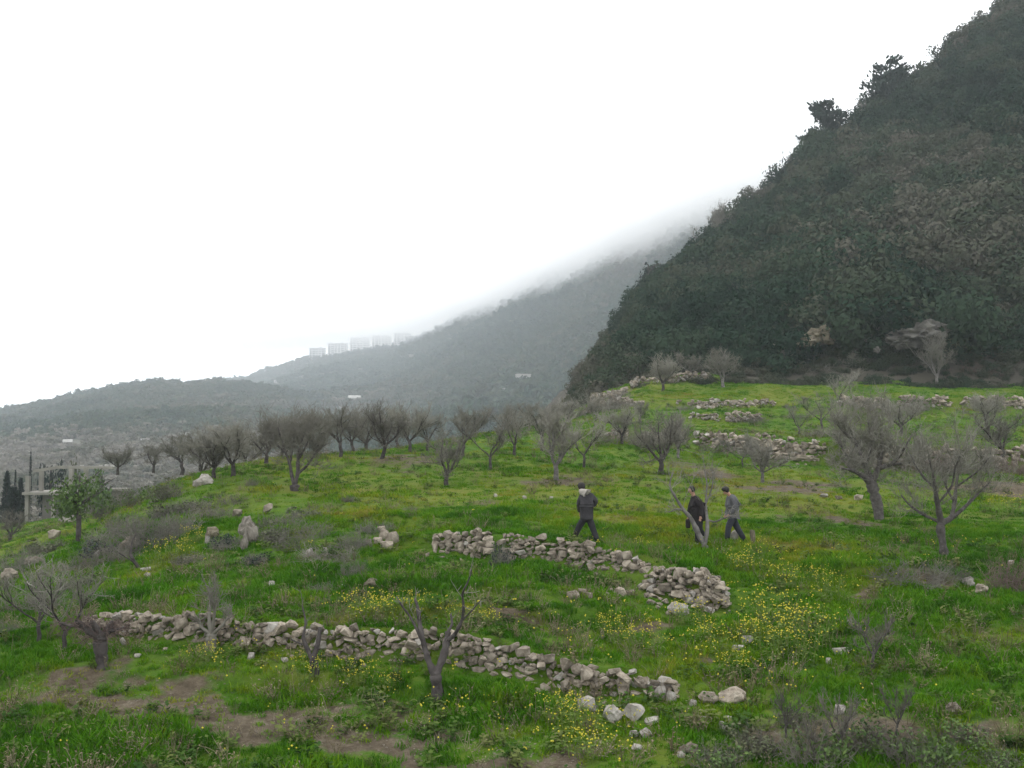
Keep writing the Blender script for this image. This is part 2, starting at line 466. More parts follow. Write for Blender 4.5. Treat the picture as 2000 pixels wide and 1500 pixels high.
for px, py, rx, ry, s in [(1000, 960, 320, 30, .75), (700, 940, 200, 26, .7), (1250, 1000, 220, 34, .8), (1500, 960, 200, 30, .8), (600, 900, 160, 14, .6), (1560, 1060, 70, 40, .9), (1640, 1000, 120, 20, .5),
                          (330, 1090, 40, 26, 1.2), (310, 950, 60, 14, 1.), (720, 1200, 60, 12, 1.), (1000, 1200, 200, 10, .6), (1250, 1225, 90, 18, .7), (700, 1310, 110, 14, .5), (920, 1400, 120, 16, .7),
                          (560, 1395, 150, 16, .4), (1200, 1450, 90, 30, .6), (1380, 775, 120, 10, .5), (1600, 770, 120, 8, .4), (1240, 765, 60, 6, .6), (600, 1340, 60, 8, .6), (150, 1100, 60, 16, .5), (1520, 1250, 70, 30, .6)]:
    patch(DRY, px, py, rx, ry, s)

def field(lst, X, Y):
    wx = X + 1.1 * fbm(X / 1.3 + 9, Y / 1.1, 2); wy = Y + 1.3 * fbm(X / 1.2, Y / 1.2 + 31, 2)
    out = np.zeros(np.shape(X))
    for x, y, rx, ry, s in lst:
        e = ((wx - x) / rx) ** 2 + ((wy - y) / ry) ** 2
        m = e < 6
        out[m] = np.maximum(out[m], s * np.exp(-e[m] ** 1.5))
    return out

def soil_at(X, Y):
    return np.clip(field(SOIL, X, Y) * 1.25 + 0.55 * np.maximum(fbm(X / 1.5 + 50, Y / 1.2, 4), -0.45) - 0.17, 0, 1)

def dry_at(X, Y):
    return np.clip(field(DRY, X, Y) * 0.62 + 0.50 * fbm(X / 3.5 + 80, Y / 3.0, 3) + 0.30 * fbm(X / 0.9 + 8, Y / 0.8, 2) + 0.10 + 0.16 * np.clip((Y - 29) / 14, 0, 1), 0, 1)

# ------------------------------------------------------------------ the ground sheet
def ground_mat():
    m, nt, out = newmat("meadow_ground")
    tc = N(nt, "ShaderNodeTexCoord"); P = tc.outputs["Object"]
    a = N(nt, "ShaderNodeAttribute", attribute_name="soil"); d = N(nt, "ShaderNodeAttribute", attribute_name="dry")
    g1 = ramp(nt, noise(nt, P, 1.6, 9, 0.78), [(0.3, (0.024, 0.064, 0.006)), (0.5, (0.053, 0.118, 0.009)), (0.7, (0.096, 0.148, 0.014))])
    g2 = ramp(nt, noise(nt, P, 3.0, 9, 0.78), [(0.3, (0.075, 0.110, 0.010)), (0.5, (0.128, 0.142, 0.017)), (0.72, (0.165, 0.140, 0.042))])
    g = mixc(nt, d.outputs["Fac"], g1, g2)
    s = ramp(nt, noise(nt, P, 3.5, 8, 0.75), [(0.3, (0.046, 0.036, 0.024)), (0.5, (0.100, 0.080, 0.055)), (0.66, (0.150, 0.126, 0.092)), (0.78, (0.26, 0.235, 0.19))])
    sm = ramp(nt, math_(nt, 'ADD', a.outputs["Fac"], math_(nt, 'MULTIPLY', math_(nt, 'SUBTRACT', noise(nt, P, 3.2, 7, 0.7), 0.5), 1.5)), [(0.34, (0, 0, 0)), (0.72, (1, 1, 1))])
    c = mixc(nt, sm, g, s)
    b = N(nt, "ShaderNodeBsdfPrincipled"); nt.links.new(c, b.inputs["Base Color"]); b.inputs["Roughness"].default_value = 0.95; b.inputs["Specular IOR Level"].default_value = 0.1
    bn = N(nt, "ShaderNodeBump"); bn.inputs["Strength"].default_value = 0.8; bn.inputs["Distance"].default_value = 0.12
    nt.links.new(noise(nt, P, 7.0, 6, 0.7), bn.inputs["Height"]); nt.links.new(bn.outputs["Normal"], b.inputs["Normal"])
    nt.links.new(b.outputs[0], out.inputs["Surface"])
    return m
GROUND = ground_mat()

def grid_faces(nr, nc):
    i = np.arange(nr - 1)[:, None] * nc + np.arange(nc - 1)[None, :]
    return np.stack([i, i + 1, i + nc + 1, i + nc], -1).reshape(-1, 4)

rows_d = np.concatenate([np.geomspace(7, 15, 20)[:-1], np.geomspace(15, 34, 230)[:-1], np.geomspace(34, 130, 210)])
cols_u = np.linspace(-0.86, 0.86, 460)
gd, gu = np.meshgrid(rows_d, cols_u, indexing='ij')
GX = gu * gd; GY = gd
GZ = H(GX, GY)
edge = np.maximum(np.clip((np.abs(gu) - 0.70) / 0.16, 0, 1), np.clip((gd - 118) / 12, 0, 1))
GZ = GZ - edge ** 2 * 3.0
me = mesh_np("ground", np.stack([GX, GY, GZ], -1).reshape(-1, 3), grid_faces(*GX.shape), [GROUND], True)
for nm, fn in (("soil", soil_at), ("dry", dry_at)):
    a = me.attributes.new(nm, 'FLOAT', 'POINT'); a.data.foreach_set("value", fn(GX, GY).ravel().astype(np.float32))
tag(obj("ground", me), "grassy terraced orchard slope with patches of bare stony soil", None, None, "structure")

# ------------------------------------------------------------------ hills
def sil(rows):
    """silhouette rows (px, py, distance) -> azimuth, height and distance arrays"""
    rows = sorted(rows)
    ax, az, dd = [], [], []
    for px, py, d in rows:
        a, z = ray(px, py); ax.append(float(a)); az.append(float(z) * d); dd.append(d)
    return np.array(ax), np.array(az), np.array(dd)

class Hill:
    def __init__(self, rows, d0, base, power=1.0, amp=1.0, back=0.45, ns=0.03):
        self.ax, self.zz, self.dd = sil(rows); self.d0 = d0; self.base = base; self.pw = power; self.amp = amp; self.back = back; self.ns = ns
    def z(self, X, Y):
        a = X / Y
        D = np.interp(a, self.ax, self.dd); Z = np.interp(a, self.ax, self.zz)
        b = self.base(X, Y) if callable(self.base) else self.base
        t = np.clip((Y - self.d0) / (D - self.d0), 0, 1)
        z = b + (Z - b) * t ** self.pw
        z = np.where(Y > D, Z - (Y - D) * self.back, z)
        return z + self.amp * fbm(X * self.ns, Y * self.ns, 4) * np.clip(t * 6, 0, 1)
    def sheet(self, name, a0, a1, nc, d0, d1, nr, mat, label):
        d = np.linspace(d0, d1, nr); u = np.linspace(a0, a1, nc)
        gd, gu = np.meshgrid(d, u, indexing='ij')
        X = gu * gd
        me = mesh_np(name, np.stack([X, gd, self.z(X, gd)], -1).reshape(-1, 3), grid_faces(nr, nc), [mat], True)
        return tag(obj(name, me), label, None, None, "structure")

near_base = lambda X, Y: H0(X, np.minimum(Y, 96)) - 0.5
MOUNT = Hill([(950, 850, 110), (1060, 800, 125), (1130, 742, 150), (1185, 690, 165), (1235, 632, 172), (1262, 590, 176), (1300, 558, 180), (1350, 508, 184), (1400, 468, 188), (1480, 418, 192), (1530, 380, 195), (1560, 330, 196),
              (1600, 294, 198), (1650, 272, 198), (1700, 230, 200), (1790, 178, 200), (1850, 118, 200), (1900, 75, 200), (1950, 35, 200), (2050, -50, 200), (2250, -200, 198), (2700, -480, 190)],
             89, near_base, 1.0, 3.0, 0.5, 0.06)
MOUNT.sheet("wooded_hill", -0.02, 0.86, 130, 88, 300, 110, HILLSOIL, "steep dark wooded hillside rising above the orchard terraces")
FS = 1.6                                      # the far hills stand this much farther off than first paced out
def farther(rows): return [(px, py, d * FS) for px, py, d in rows]
LEFT = Hill(farther([(-1200, 960, 760), (-500, 880, 760), (-200, 840, 740), (0, 806, 720), (60, 797, 715), (150, 776, 710), (220, 761, 705), (300, 748, 700), (370, 748, 700), (440, 744, 700), (500, 752, 700), (560, 766, 690), (640, 785, 680), (760, 815, 660), (900, 840, 640), (1100, 860, 600)]),
            330, -17.0, 1.15, 9.0, 0.25, 0.0075)
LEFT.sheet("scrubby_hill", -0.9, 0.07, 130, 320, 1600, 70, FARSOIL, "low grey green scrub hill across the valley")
FAR = Hill(farther([(-300, 830, 1500), (200, 775, 1450), (380, 752, 1400), (480, 742, 1380), (540, 722, 1350), (600, 702, 1320), (660, 692, 1300), (760, 682, 1240), (830, 655, 1150), (900, 618, 1050), (1000, 572, 920), (1100, 520, 820), (1200, 465, 720), (1350, 400, 620), (1500, 345, 560), (1800, 330, 520)]),
           420, -16.0, 1.25, 15.0, 0.2, 0.005)
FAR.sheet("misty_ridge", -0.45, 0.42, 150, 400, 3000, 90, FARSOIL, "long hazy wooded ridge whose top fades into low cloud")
# the valley floor and the plain beyond, one sheet to the horizon
vx = np.concatenate([-np.geomspace(4000, 40, 40), [0], np.geomspace(40, 4000, 40)]); vy = np.concatenate([[-400, -100, 0], np.geomspace(40, 5000, 60)])
gy, gx = np.meshgrid(vy, vx, indexing='ij')
gz = -19.5 + 3.0 * fbm(gx / 70, gy / 70, 3) * np.clip(gy / 200, 0, 1) + np.clip((gy - 130) / 200, 0, 1) * 2.5
me = mesh_np("valley_floor", np.stack([gx, gy, gz], -1).reshape(-1, 3), grid_faces(*gx.shape), [VALSOIL], True)
tag(obj("valley_floor", me), "pale dry valley floor beyond the orchard crest", None, None, "structure")
def valley_z(X, Y):
    return -19.5 + 3.0 * fbm(X / 70, Y / 70, 3) * np.clip(Y / 200, 0, 1) + np.clip((Y - 130) / 200, 0, 1) * 2.5

# ------------------------------------------------------------------ scatter of instances (only for what nobody could count)
def scatter(name, P, rot, scl, tint, protos, label, mats=None):
    me = bpy.data.meshes.new(name)
    P = np.asarray(P, np.float32)
    me.vertices.add(len(P)); me.vertices.foreach_set("co", P.ravel())
    a = me.attributes.new("rot", 'FLOAT_VECTOR', 'POINT'); a.data.foreach_set("vector", np.asarray(rot, np.float32).ravel())
    scl = np.asarray(scl, np.float32)
    if scl.ndim == 1: scl = np.stack([scl] * 3, 1)
    a = me.attributes.new("scl", 'FLOAT_VECTOR', 'POINT'); a.data.foreach_set("vector", scl.ravel())
    a = me.attributes.new("tint", 'FLOAT', 'POINT'); a.data.foreach_set("value", np.asarray(tint, np.float32))
    a = me.attributes.new("pick", 'INT', 'POINT'); a.data.foreach_set("value", rng.integers(0, len(protos), len(P)).astype(np.int32))
    o = obj(name, me)
    c = bpy.data.collections.new(name + "_sources")
    for k, pm in enumerate(protos):
        so = bpy.data.objects.new("%s_source_%02d" % (name, k), pm); c.objects.link(so)
    ng = bpy.data.node_groups.new(name, 'GeometryNodeTree')
    ng.interface.new_socket("Geometry", in_out='INPUT', socket_type='NodeSocketGeometry')
    ng.interface.new_socket("Geometry", in_out='OUTPUT', socket_type='NodeSocketGeometry')
    gi = ng.nodes.new("NodeGroupInput"); go = ng.nodes.new("NodeGroupOutput")
    ip = ng.nodes.new("GeometryNodeInstanceOnPoints"); ci = ng.nodes.new("GeometryNodeCollectionInfo")
    ci.inputs["Collection"].default_value = c; ci.inputs["Separate Children"].default_value = True; ci.inputs["Reset Children"].default_value = True
    ip.inputs["Pick Instance"].default_value = True
    def na(nm, t):
        n = ng.nodes.new("GeometryNodeInputNamedAttribute"); n.data_type = t; n.inputs["Name"].default_value = nm
        return [s for s in n.outputs if s.enabled and s.name == "Attribute"][0]
    er = ng.nodes.new("FunctionNodeEulerToRotation")
    ng.links.new(na("rot", 'FLOAT_VECTOR'), er.inputs[0])
    ng.links.new(gi.outputs[0], ip.inputs["Points"]); ng.links.new(ci.outputs[0], ip.inputs["Instance"])
    ng.links.new(er.outputs[0], ip.inputs["Rotation"]); ng.links.new(na("scl", 'FLOAT_VECTOR'), ip.inputs["Scale"]); ng.links.new(na("pick", 'INT'), ip.inputs["Instance Index"])
    ng.links.new(ip.outputs[0], go.inputs[0])
    md = o.modifiers.new("scatter", 'NODES'); md.node_group = ng
    return tag(o, label, None, None, "stuff")

def leaf_cloud(nleaf, size, seed, squash=0.8, blobs=7, shell=0.55, mat=None, name="crown", rough=0.55):
    """a crown of unit radius: leaf-sized faces spread through several lumps"""
    g = np.random.default_rng(seed)
    bc = g.normal(0, 0.42, (blobs, 3)); bc[:, 2] = np.abs(bc[:, 2]) * 0.8 + 0.15; br = g.uniform(0.35, 0.62, blobs)
    k = g.choice(blobs, nleaf, p=br ** 2 / (br ** 2).sum())
    d = g.normal(0, 1, (nleaf, 3)); d /= np.linalg.norm(d, axis=1)[:, None]
    rr = br[k] * (shell + (1 - shell) * g.random(nleaf)) * (1 + 0.25 * g.normal(0, 1, nleaf) * (g.random(nleaf) < 0.2))
    c = bc[k] + d * rr[:, None]
    c[:, 2] *= squash
    nrm = d + g.normal(0, rough, (nleaf, 3)); nrm /= np.linalg.norm(nrm, axis=1)[:, None]
    t = np.cross(nrm, g.normal(0, 1, (nleaf, 3))); t /= np.linalg.norm(t, axis=1)[:, None]
    b = np.cross(nrm, t)
    s = size * g.uniform(0.6, 1.4, nleaf)[:, None]
    V = np.stack([c - t * s, c + b * s * 0.55, c + t * s, c - b * s * 0.55], 1).reshape(-1, 3)
    Q = np.arange(nleaf * 4).reshape(-1, 4)
    return mesh_np(name, V, Q, [mat])

crowns = [leaf_cloud(1300, 0.070, 100 + i, 0.75 + 0.12 * (i % 3), 6 + i % 4, 0.72, mat=SCRUB, name="scrub_crown", rough=0.38) for i in range(7)]
fcrowns = [leaf_cloud(170, 0.20, 200 + i, 0.8, 5, mat=FARLEAF, name="far_crown") for i in range(5)]

def hill_scatter(name, hill, a0, a1, d0, n, rlo, rhi, protos, label, tfun, sink=0.1, over=12):
    a = rng.uniform(a0, a1, n)
    D = np.interp(a, hill.ax, hill.dd)
    Y = d0 + (D + over - d0) * rng.random(n) ** 0.85
    X = a * Y
    Z = hill.z(X, Y)
    if hill is MOUNT:                          # scrub leaves the rock faces bare
        qx, qy = to_pix(X, Y, Z + 1.0)
        ok = np.ones(n, bool)
        for cx, cy, rx, ry in ((1765, 662, 66, 30), (1588, 660, 42, 24), (1652, 646, 24, 16), (1700, 664, 18, 24)): ok &= ((qx - cx) / rx) ** 2 + ((qy - cy) / ry) ** 2 > 1
        X, Y, Z, D = X[ok], Y[ok], Z[ok], D[ok]; n = len(X)
    r = rng.uniform(rlo, rhi, n) * (0.75 + 0.6 * np.clip(fbm(X * 0.05 + 7, Y * 0.05, 2) + 0.4, 0, 1)) * (np.clip((X / Y - 0.03) / 0.11, 0.3, 1) if hill is MOUNT else 1)
    rot = np.stack([rng.uniform(-.15, .15, n), rng.uniform(-.15, .15, n), rng.uniform(0, 6.28, n)], 1)
    P = np.stack([X, Y, Z - r * sink], 1)
    return scatter(name, P, rot, np.stack([r, r, r * rng.uniform(0.8, 1.25, n)], 1), tfun(X, Y, Z, n), protos, label)

hill_scatter("hillside_scrub", MOUNT, 0.068, 0.62, 93, 4300, 2.0, 4.0, crowns, "dense dark green and brown scrub covering the steep hillside",
             lambda X, Y, Z, n: np.clip(0.40 + 0.78 * fbm(X * 0.05 + 4, Z * 0.08 + Y * 0.02, 3) + rng.normal(0, 0.20, n) + np.clip((.145 - X / Y) * 9, 0, .6), 0, 1))
n = 1000
a = rng.uniform(0.10, 0.62, n); Y = rng.uniform(87.5, 100, n); X = a * Y
scatter("wood_edge_scrub", np.stack([X, Y, np.maximum(MOUNT.z(X, Y), H0(X, Y)) - .3], 1), np.stack([np.zeros(n), np.zeros(n), rng.uniform(0, 6.28, n)], 1),
        rng.uniform(.6, 1.5, n) * np.clip((Y - 86) / 8, .5, 1.3), np.clip(.72 + .5 * fbm(X * .1, Y * .1, 2) + rng.normal(0, .12, n), 0, 1), crowns, "low grey brown scrub along the edge of the wood above the topmost terrace")
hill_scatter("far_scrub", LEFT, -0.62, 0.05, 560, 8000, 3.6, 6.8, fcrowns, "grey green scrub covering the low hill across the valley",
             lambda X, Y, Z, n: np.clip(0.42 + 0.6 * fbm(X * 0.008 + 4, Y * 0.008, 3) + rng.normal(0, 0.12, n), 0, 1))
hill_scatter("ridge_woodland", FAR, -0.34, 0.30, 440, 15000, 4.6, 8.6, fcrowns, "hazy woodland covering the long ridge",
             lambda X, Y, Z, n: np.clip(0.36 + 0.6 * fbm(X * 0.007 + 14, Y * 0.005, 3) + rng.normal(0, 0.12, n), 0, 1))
n = 8500
a = rng.uniform(-0.64, 0.13, n); Y = 105 * (620 / 105) ** (rng.random(n) ** 0.9); X = a * Y
VZ = np.maximum(np.maximum(valley_z(X, Y), LEFT.z(X, Y) * (Y > 330) - 60 * (Y <= 330)), np.where(Y < 128, H0(X, np.minimum(Y, 128)), -60))
scatter("valley_scrub", np.stack([X, Y, VZ - 0.2], 1), np.stack([np.zeros(n), np.zeros(n), rng.uniform(0, 6.28, n)], 1),
        rng.uniform(1.0, 2.6, n) * np.clip(Y / 240, .8, 2.2), np.clip(0.88 + 0.6 * fbm(X * 0.02, Y * 0.012, 2) + rng.normal(0, .12, n), 0, 1), fcrowns, "grey brown leafless scrub on the valley floor")
# ------------------------------------------------------------------ stones
def rock_mesh(seed, npt=15, flat=0.75, mat=STONE, name="stone", cut=0.0):
    g = np.random.default_rng(seed)
    P = g.normal(0, 1, (npt, 3)); P /= np.linalg.norm(P, axis=1)[:, None]
    P = np.sign(P) * np.abs(P) ** 0.62                      # towards a block
    P *= g.uniform(0.72, 1.0, (npt, 1)) * 0.5 * np.array([1.0, g.uniform(0.65, 0.95), flat * g.uniform(0.7, 1.1)])
    bm = bmesh.new()
    for p in P: bm.verts.new(p)
    r = bmesh.ops.convex_hull(bm, input=bm.verts)
    bmesh.ops.delete(bm, geom=[e for e in r["geom_interior"] if isinstance(e, bmesh.types.BMVert)], context='VERTS')
    me = bpy.data.meshes.new(name); bm.to_mesh(me); bm.free()
    me.materials.append(mat)
    return me

def boulder_mesh(seed, mat, name, lump=0.28, sub=4, sc=(1, 0.8, 0.8)):
    """a weathered rock: displaced sphere with a few facets and cracks"""
    bm = bmesh.new(); bmesh.ops.create_icosphere(bm, subdivisions=sub, radius=0.5)
    g = np.random.default_rng(seed)
    planes = [(Vector(g.normal(0, 1, 3)).normalized(), g.uniform(0.30, 0.44)) for _ in range(9)]
    off = g.uniform(0, 50, 3)
    from mathutils import noise as mn
    for v in bm.verts:
        c = v.co.copy()
        for nrm, d in planes:
            k = c.dot(nrm)
            if k > d: c -= nrm * (k - d) * 0.9
        n3 = mn.fractal(c * 3.0 + Vector(off), 1.0, 2.0, 4)
        c += v.normal * n3 * lump * 0.35 + v.normal * mn.fractal(c * 9.0 + Vector(off), 1.0, 2.0, 3) * lump * 0.12
        v.co = Vector((c.x * sc[0], c.y * sc[1], c.z * sc[2]))
    me = bpy.data.meshes.new(name); bm.to_mesh(me); bm.free(); me.materials.append(mat)
    return me

OUTC = simple("outcrop_limestone", [(0.3, (0.05, 0.045, 0.037)), (0.45, (0.145, 0.13, 0.108)), (0.7, (0.24, 0.22, 0.188))], 2.6, 0.95, 0.1, 0.9)
STONES = [rock_mesh(300 + i, 13 + i % 5, 0.62 + 0.05 * (i % 6)) for i in range(26)]
PSTONES = [rock_mesh(400 + i, 14, 0.7, PALE) for i in range(6)]

def lay(wall, loc, s, flat=False, pale=0.08):
    me = rnd.choice(PSTONES) if rnd.random() < pale else rnd.choice(STONES)
    o = bpy.data.objects.new("stone", me); COL.objects.link(o)
    o.parent = wall
    o.location = Vector(loc) - wall.location
    o.rotation_euler = (rnd.uniform(-.5, .5), rnd.uniform(-.45, .45), rnd.uniform(0, 6.28))
    o.scale = (s * rnd.uniform(.85, 1.3), s * rnd.uniform(.8, 1.1), s * rnd.uniform(.75, 1.1))
    return o

def dry_wall(key, size, label, jit=0.12, gaps=(), lay_over=1.25, tumble=0, pale=0.08, depth=1):
    """dry stone wall: stones laid one by one along the terrace edge, smallest at the top, a few tumbled at its foot"""
    poly, hs = LINES[key]
    seg = np.linalg.norm(np.diff(poly, axis=0), axis=1); cum = np.concatenate([[0], np.cumsum(seg)]); Lt = cum[-1]
    mid = poly[len(poly) // 2]
    wall = empty("dry_stone_wall", (mid[0], mid[1], Hp(mid[0], mid[1])))
    tag(wall, label, "stone wall", "dry stone terrace walls", "thing")
    def point(s):
        k = min(int(np.searchsorted(cum, s, side='right')) - 1, len(seg) - 1)
        t = (s - cum[k]) / seg[k]; d = (poly[k + 1] - poly[k]) / seg[k]
        return poly[k] + d * seg[k] * t, hs[k] * (1 - t) + hs[k + 1] * t, d
    count = 0
    layer = 0
    hmax = hs.max()
    zoff = 0.0
    while zoff < hmax * lay_over:
        s = rnd.uniform(0, size)
        while s < Lt:
            st = size * rnd.choice([0.5, 0.65, 0.8, 0.95, 1.0, 1.1, 1.35, 1.7]) * (1.0 if layer else 1.1)
            u = s / Lt
            p, h, d = point(min(s, Lt - 1e-3))
            s += st * 0.68
            if any(a < u < b for a, b in gaps): continue
            if zoff > h * lay_over * (0.88 + 0.3 * (fbm(np.array([s * 0.9]), np.array([layer * 3.1 + 1]), 2)[0] + 0.15)): continue
            nrm = np.array([-d[1], d[0]])
            for dep in range(depth):
                back = 0.10 + 0.16 * zoff + rnd.uniform(-jit, jit) * 0.6 + dep * size * 0.8
                q = p + nrm * back
                base = float(Hs(np.array([p[0] - nrm[0] * .25]), np.array([p[1] - nrm[1] * .25]))[0])
                lay(wall, (q[0], q[1], base + zoff + st * 0.22 + rnd.uniform(-jit, jit) * 0.45), st * 1.08, pale=pale)
                count += 1
        zoff += size * 0.55; layer += 1
    for _ in range(tumble):
        p, h, d = point(rnd.uniform(0, Lt)); nrm = np.array([-d[1], d[0]])
        q = p - nrm * rnd.uniform(0.1, 0.7); st = size * rnd.uniform(0.5, 1.0)
        lay(wall, (q[0], q[1], Hp(q[0], q[1]) + st * 0.1), st, pale=pale); count += 1
    return wall, count

nst = {}
nst[1] = dry_wall("lowest", 0.195, "long low dry stone wall nearest the camera, behind the row of pruned trees", 0.12, (), lay_over=1.08, tumble=30, pale=0.10)[1]
nst[2] = dry_wall("middle", 0.205, "neat dry stone wall on the bank just below the lone walker in the white collar", 0.09, [(0.29, 0.345)], lay_over=1.0, tumble=12, pale=0.06)[1]
w3, c3 = dry_wall("middle_end", 0.20, "collapsed wide heap of wall stones ending at the yellow flowers", 0.16, lay_over=1.0, tumble=10, depth=3)
nst[3] = c3
nst[4] = dry_wall("upper", 0.30, "ruined grey wall of big stones behind the upper orchard row", 0.2, [(0.10, 0.16), (0.33, 0.36)], tumble=20, pale=0.15)[1]
nst[5] = dry_wall("upper_far_side", 0.34, "overgrown ruined wall behind the two large bare trees", 0.22, [(0.3, 0.36), (0.6, 0.68)], tumble=10, pale=0.12)[1]
nst[6] = dry_wall("short_low", 0.30, "short low wall of pale stones, lower of two below the topmost terrace", 0.15, [(0.4, 0.5)], pale=0.3)[1]
nst[7] = dry_wall("short_high", 0.30, "straight thin wall of stones holding up the topmost green terrace", 0.12, [(0.03, 0.12)], pale=0.2)[1]
nst[8] = dry_wall("scattered_high", 0.36, "broken line of grey stones and brambles high on the slope below the wood", 0.25, [(0.25, 0.3), (0.58, 0.64)], pale=0.12)[1]
nst[9] = dry_wall("left_high", 0.36, "small broken piece of grey wall at the outer edge of the upper terraces", 0.2, [(0.5, 0.7)], pale=0.15)[1]
nst[10] = dry_wall("topmost", 0.34, "thin pale line of wall stones along the topmost terrace edge", 0.12, [(0.42, 0.5)], pale=0.25)[1]

# extra stones of the collapsed heap, spread down its front
for px, py, s in [(1256, 1150, .2), (1262, 1165, .2), (1270, 1180, .22), (1285, 1190, .16), (1262, 1140, .2), (1275, 1155, .16), (1300, 1178, .2), (1318, 1186, .24), (1305, 1200, .16), (1290, 1172, .14), (1278, 1166, .22), (1330, 1192, .2), (1370, 1188, .24), (1385, 1196, .22), (1400, 1188, .2)]:
    p = hit(px, py); lay(w3, (p.x, p.y, p.z + s * .2), s * 1.2)

# ------------------------------------------------------------------ single rocks
def rock(px, py, w, h, label, mat=PALE, seed=None, name="boulder", cat="rock", group=None, tilt=0.0, sharp=True):
    p = hit(px, py); k = ppm(p.y)
    if sharp: me = rock_mesh(seed or px, 18, 0.95, mat, name)
    else: me = boulder_mesh(seed or px, mat, name, 0.4, 3)
    o = obj(name, me)
    co = np.array([v.co[:] for v in me.vertices]); ext = co.max(0) - co.min(0)
    o.scale = (w * k / ext[0], w * k * 0.75 / ext[1], h * k * 1.15 / ext[2])
    o.rotation_euler = (0, tilt, 0)
    o.location = (p.x, p.y + w * k * 0.2, p.z + h * k * 0.42)
    return tag(o, label, cat, group)

BG = "boulders lying below the end of the lowest wall"
rock(1148, 1388, 38, 24, "pointed pale boulder set in grass, outermost of the row below the lowest wall end", group=BG, seed=11)
rock(1163, 1388, 14, 10, "small round stone between the pointed boulder and the broad pale boulder", group=BG, seed=12)
rock(1198, 1412, 42, 36, "broad pale boulder with a notched top, biggest below the lowest wall end", group=BG, seed=13, sharp=False)
rock(1238, 1408, 36, 30, "leaning pale boulder beside the broad notched boulder", group=BG, seed=14, tilt=0.5)
rock(1274, 1416, 30, 12, "flat slab of pale rock lying tilted past the leaning boulder", group=BG, seed=15, tilt=-0.25)
rock(1238, 1440, 18, 12, "flat pale stone in the grass under the row of boulders", group=BG, seed=16)
rock(1261, 1440, 20, 16, "tilted white stone in the grass under the flat slab", group=BG, seed=17, tilt=-0.6)
rock(1244, 1465, 22, 10, "thin white stone low in the grass near the yellow flower patch", group=BG, seed=18)
PG = "heap of stones past the end of the lowest wall"
for px, py, w, h, lb in [(1300, 1344, 34, 20, "biggest upper stone of the small heap past the lowest wall end"), (1292, 1366, 22, 26, "upright stone at the front of the small heap past the lowest wall end"),
                         (1312, 1372, 20, 24, "pale block at the outer front corner of the small heap"), (1278, 1342, 20, 12, "thin stone lying on the wall side of the small heap"), (1254, 1340, 18, 18, "rounded stone between the lowest wall end and the small heap"), (1316, 1348, 14, 18, "yellowish stone at the outer edge of the small heap")]:
    rock(px, py, w, h, lb, STONE if px % 4 else PALE, px, "stone_block", "stone", PG)
G2 = "stones around the brambles at the bottom edge"
for px, py, w, h, lb, sh in [(1385, 1374, 40, 22, "wide grey rock with a light top by the brambles", 0), (1432, 1378, 60, 34, "largest grey rock half buried beside the brambles", 0), (1354, 1380, 16, 14, "small white stone beside the wide grey rock", 1),
                             (1376, 1408, 16, 8, "flat pale stone under the wide grey rock", 1), (1422, 1410, 20, 10, "oval grey green stone under the largest bramble rock", 1), (1412, 1424, 14, 14, "small round white stone in the bramble shade", 1),
                             (1650, 1280, 40, 14, "flat grey stone in the grass above the brambles", 1), (1460, 1258, 24, 16, "grey slab among the tall yellow flowers", 1), (1444, 1270, 26, 10, "tilted flat slab by the tall yellow flowers", 1),
                             (1620, 1298, 12, 14, "small tan stone in the grass above the brambles", 1), (1660, 1222, 12, 12, "small orange tinted stone at the edge of the green bank", 1), (1640, 1395, 26, 18, "tan stone among the bramble stems", 1), (1865, 1395, 30, 22, "tan rock at the outer end of the brambles", 0),
                             (1350, 1478, 40, 24, "mottled rock at the inner foot of the brambles", 0), (1332, 1480, 16, 12, "white stone by the mottled bramble rock", 1), (1398, 1494, 12, 10, "tiny white stone at the bottom edge below the brambles", 1), (1950, 1390, 10, 8, "tiny pale stone in the grass past the brambles", 1)]:
    rock(px, py, w, h, lb, PALE if sh else STONE, px, "loose_rock", "rock", G2, sharp=bool(sh))
G3 = "loose rocks on the grass bank"
rock(725, 1150, 34, 20, "tan rounded boulder alone on the grass bank between the two walls", OCHRE, 21, group=G3, sharp=False)
rock(671, 1152, 16, 10, "small pale stone near the tan boulder on the bank", group=G3, seed=22)
rock(529, 1147, 12, 12, "tiny white stone under the dark twig on the bank", group=G3, seed=23)
rock(600, 1150, 12, 8, "small grey stone at the foot of the bare bramble arch", STONE, 24, group=G3)
rock(284, 1118, 22, 10, "upper of two pale stones by the broken stem on the bank", group=G3, seed=25)
rock(286, 1130, 14, 12, "lower of two pale stones by the broken stem on the bank", group=G3, seed=26)
rock(187, 1092, 12, 18, "upright yellowish stone on the outer bank", group=G3, seed=27)
rock(240, 1262, 12, 18, "slanted white stone in front of the lowest wall", group=G3, seed=28, tilt=-.5)
rock(268, 1284, 14, 7, "small white stone lying before the pruned trunk", group=G3, seed=29)
rock(948, 1262, 10, 9, "white stone sitting on the grass on top of the lowest wall", group=G3, seed=30)
rock(490, 1290, 14, 16, "pointed white stone at the foot of the lowest wall", group=G3, seed=31)
rock(1328, 1202, 42, 24, "wide flat topped pale boulder below the collapsed heap", group=G3, seed=32, sharp=False)
rock(1212, 1166, 26, 18, "larger stone of the scatter below the neat wall", STONE, 33, group=G3)
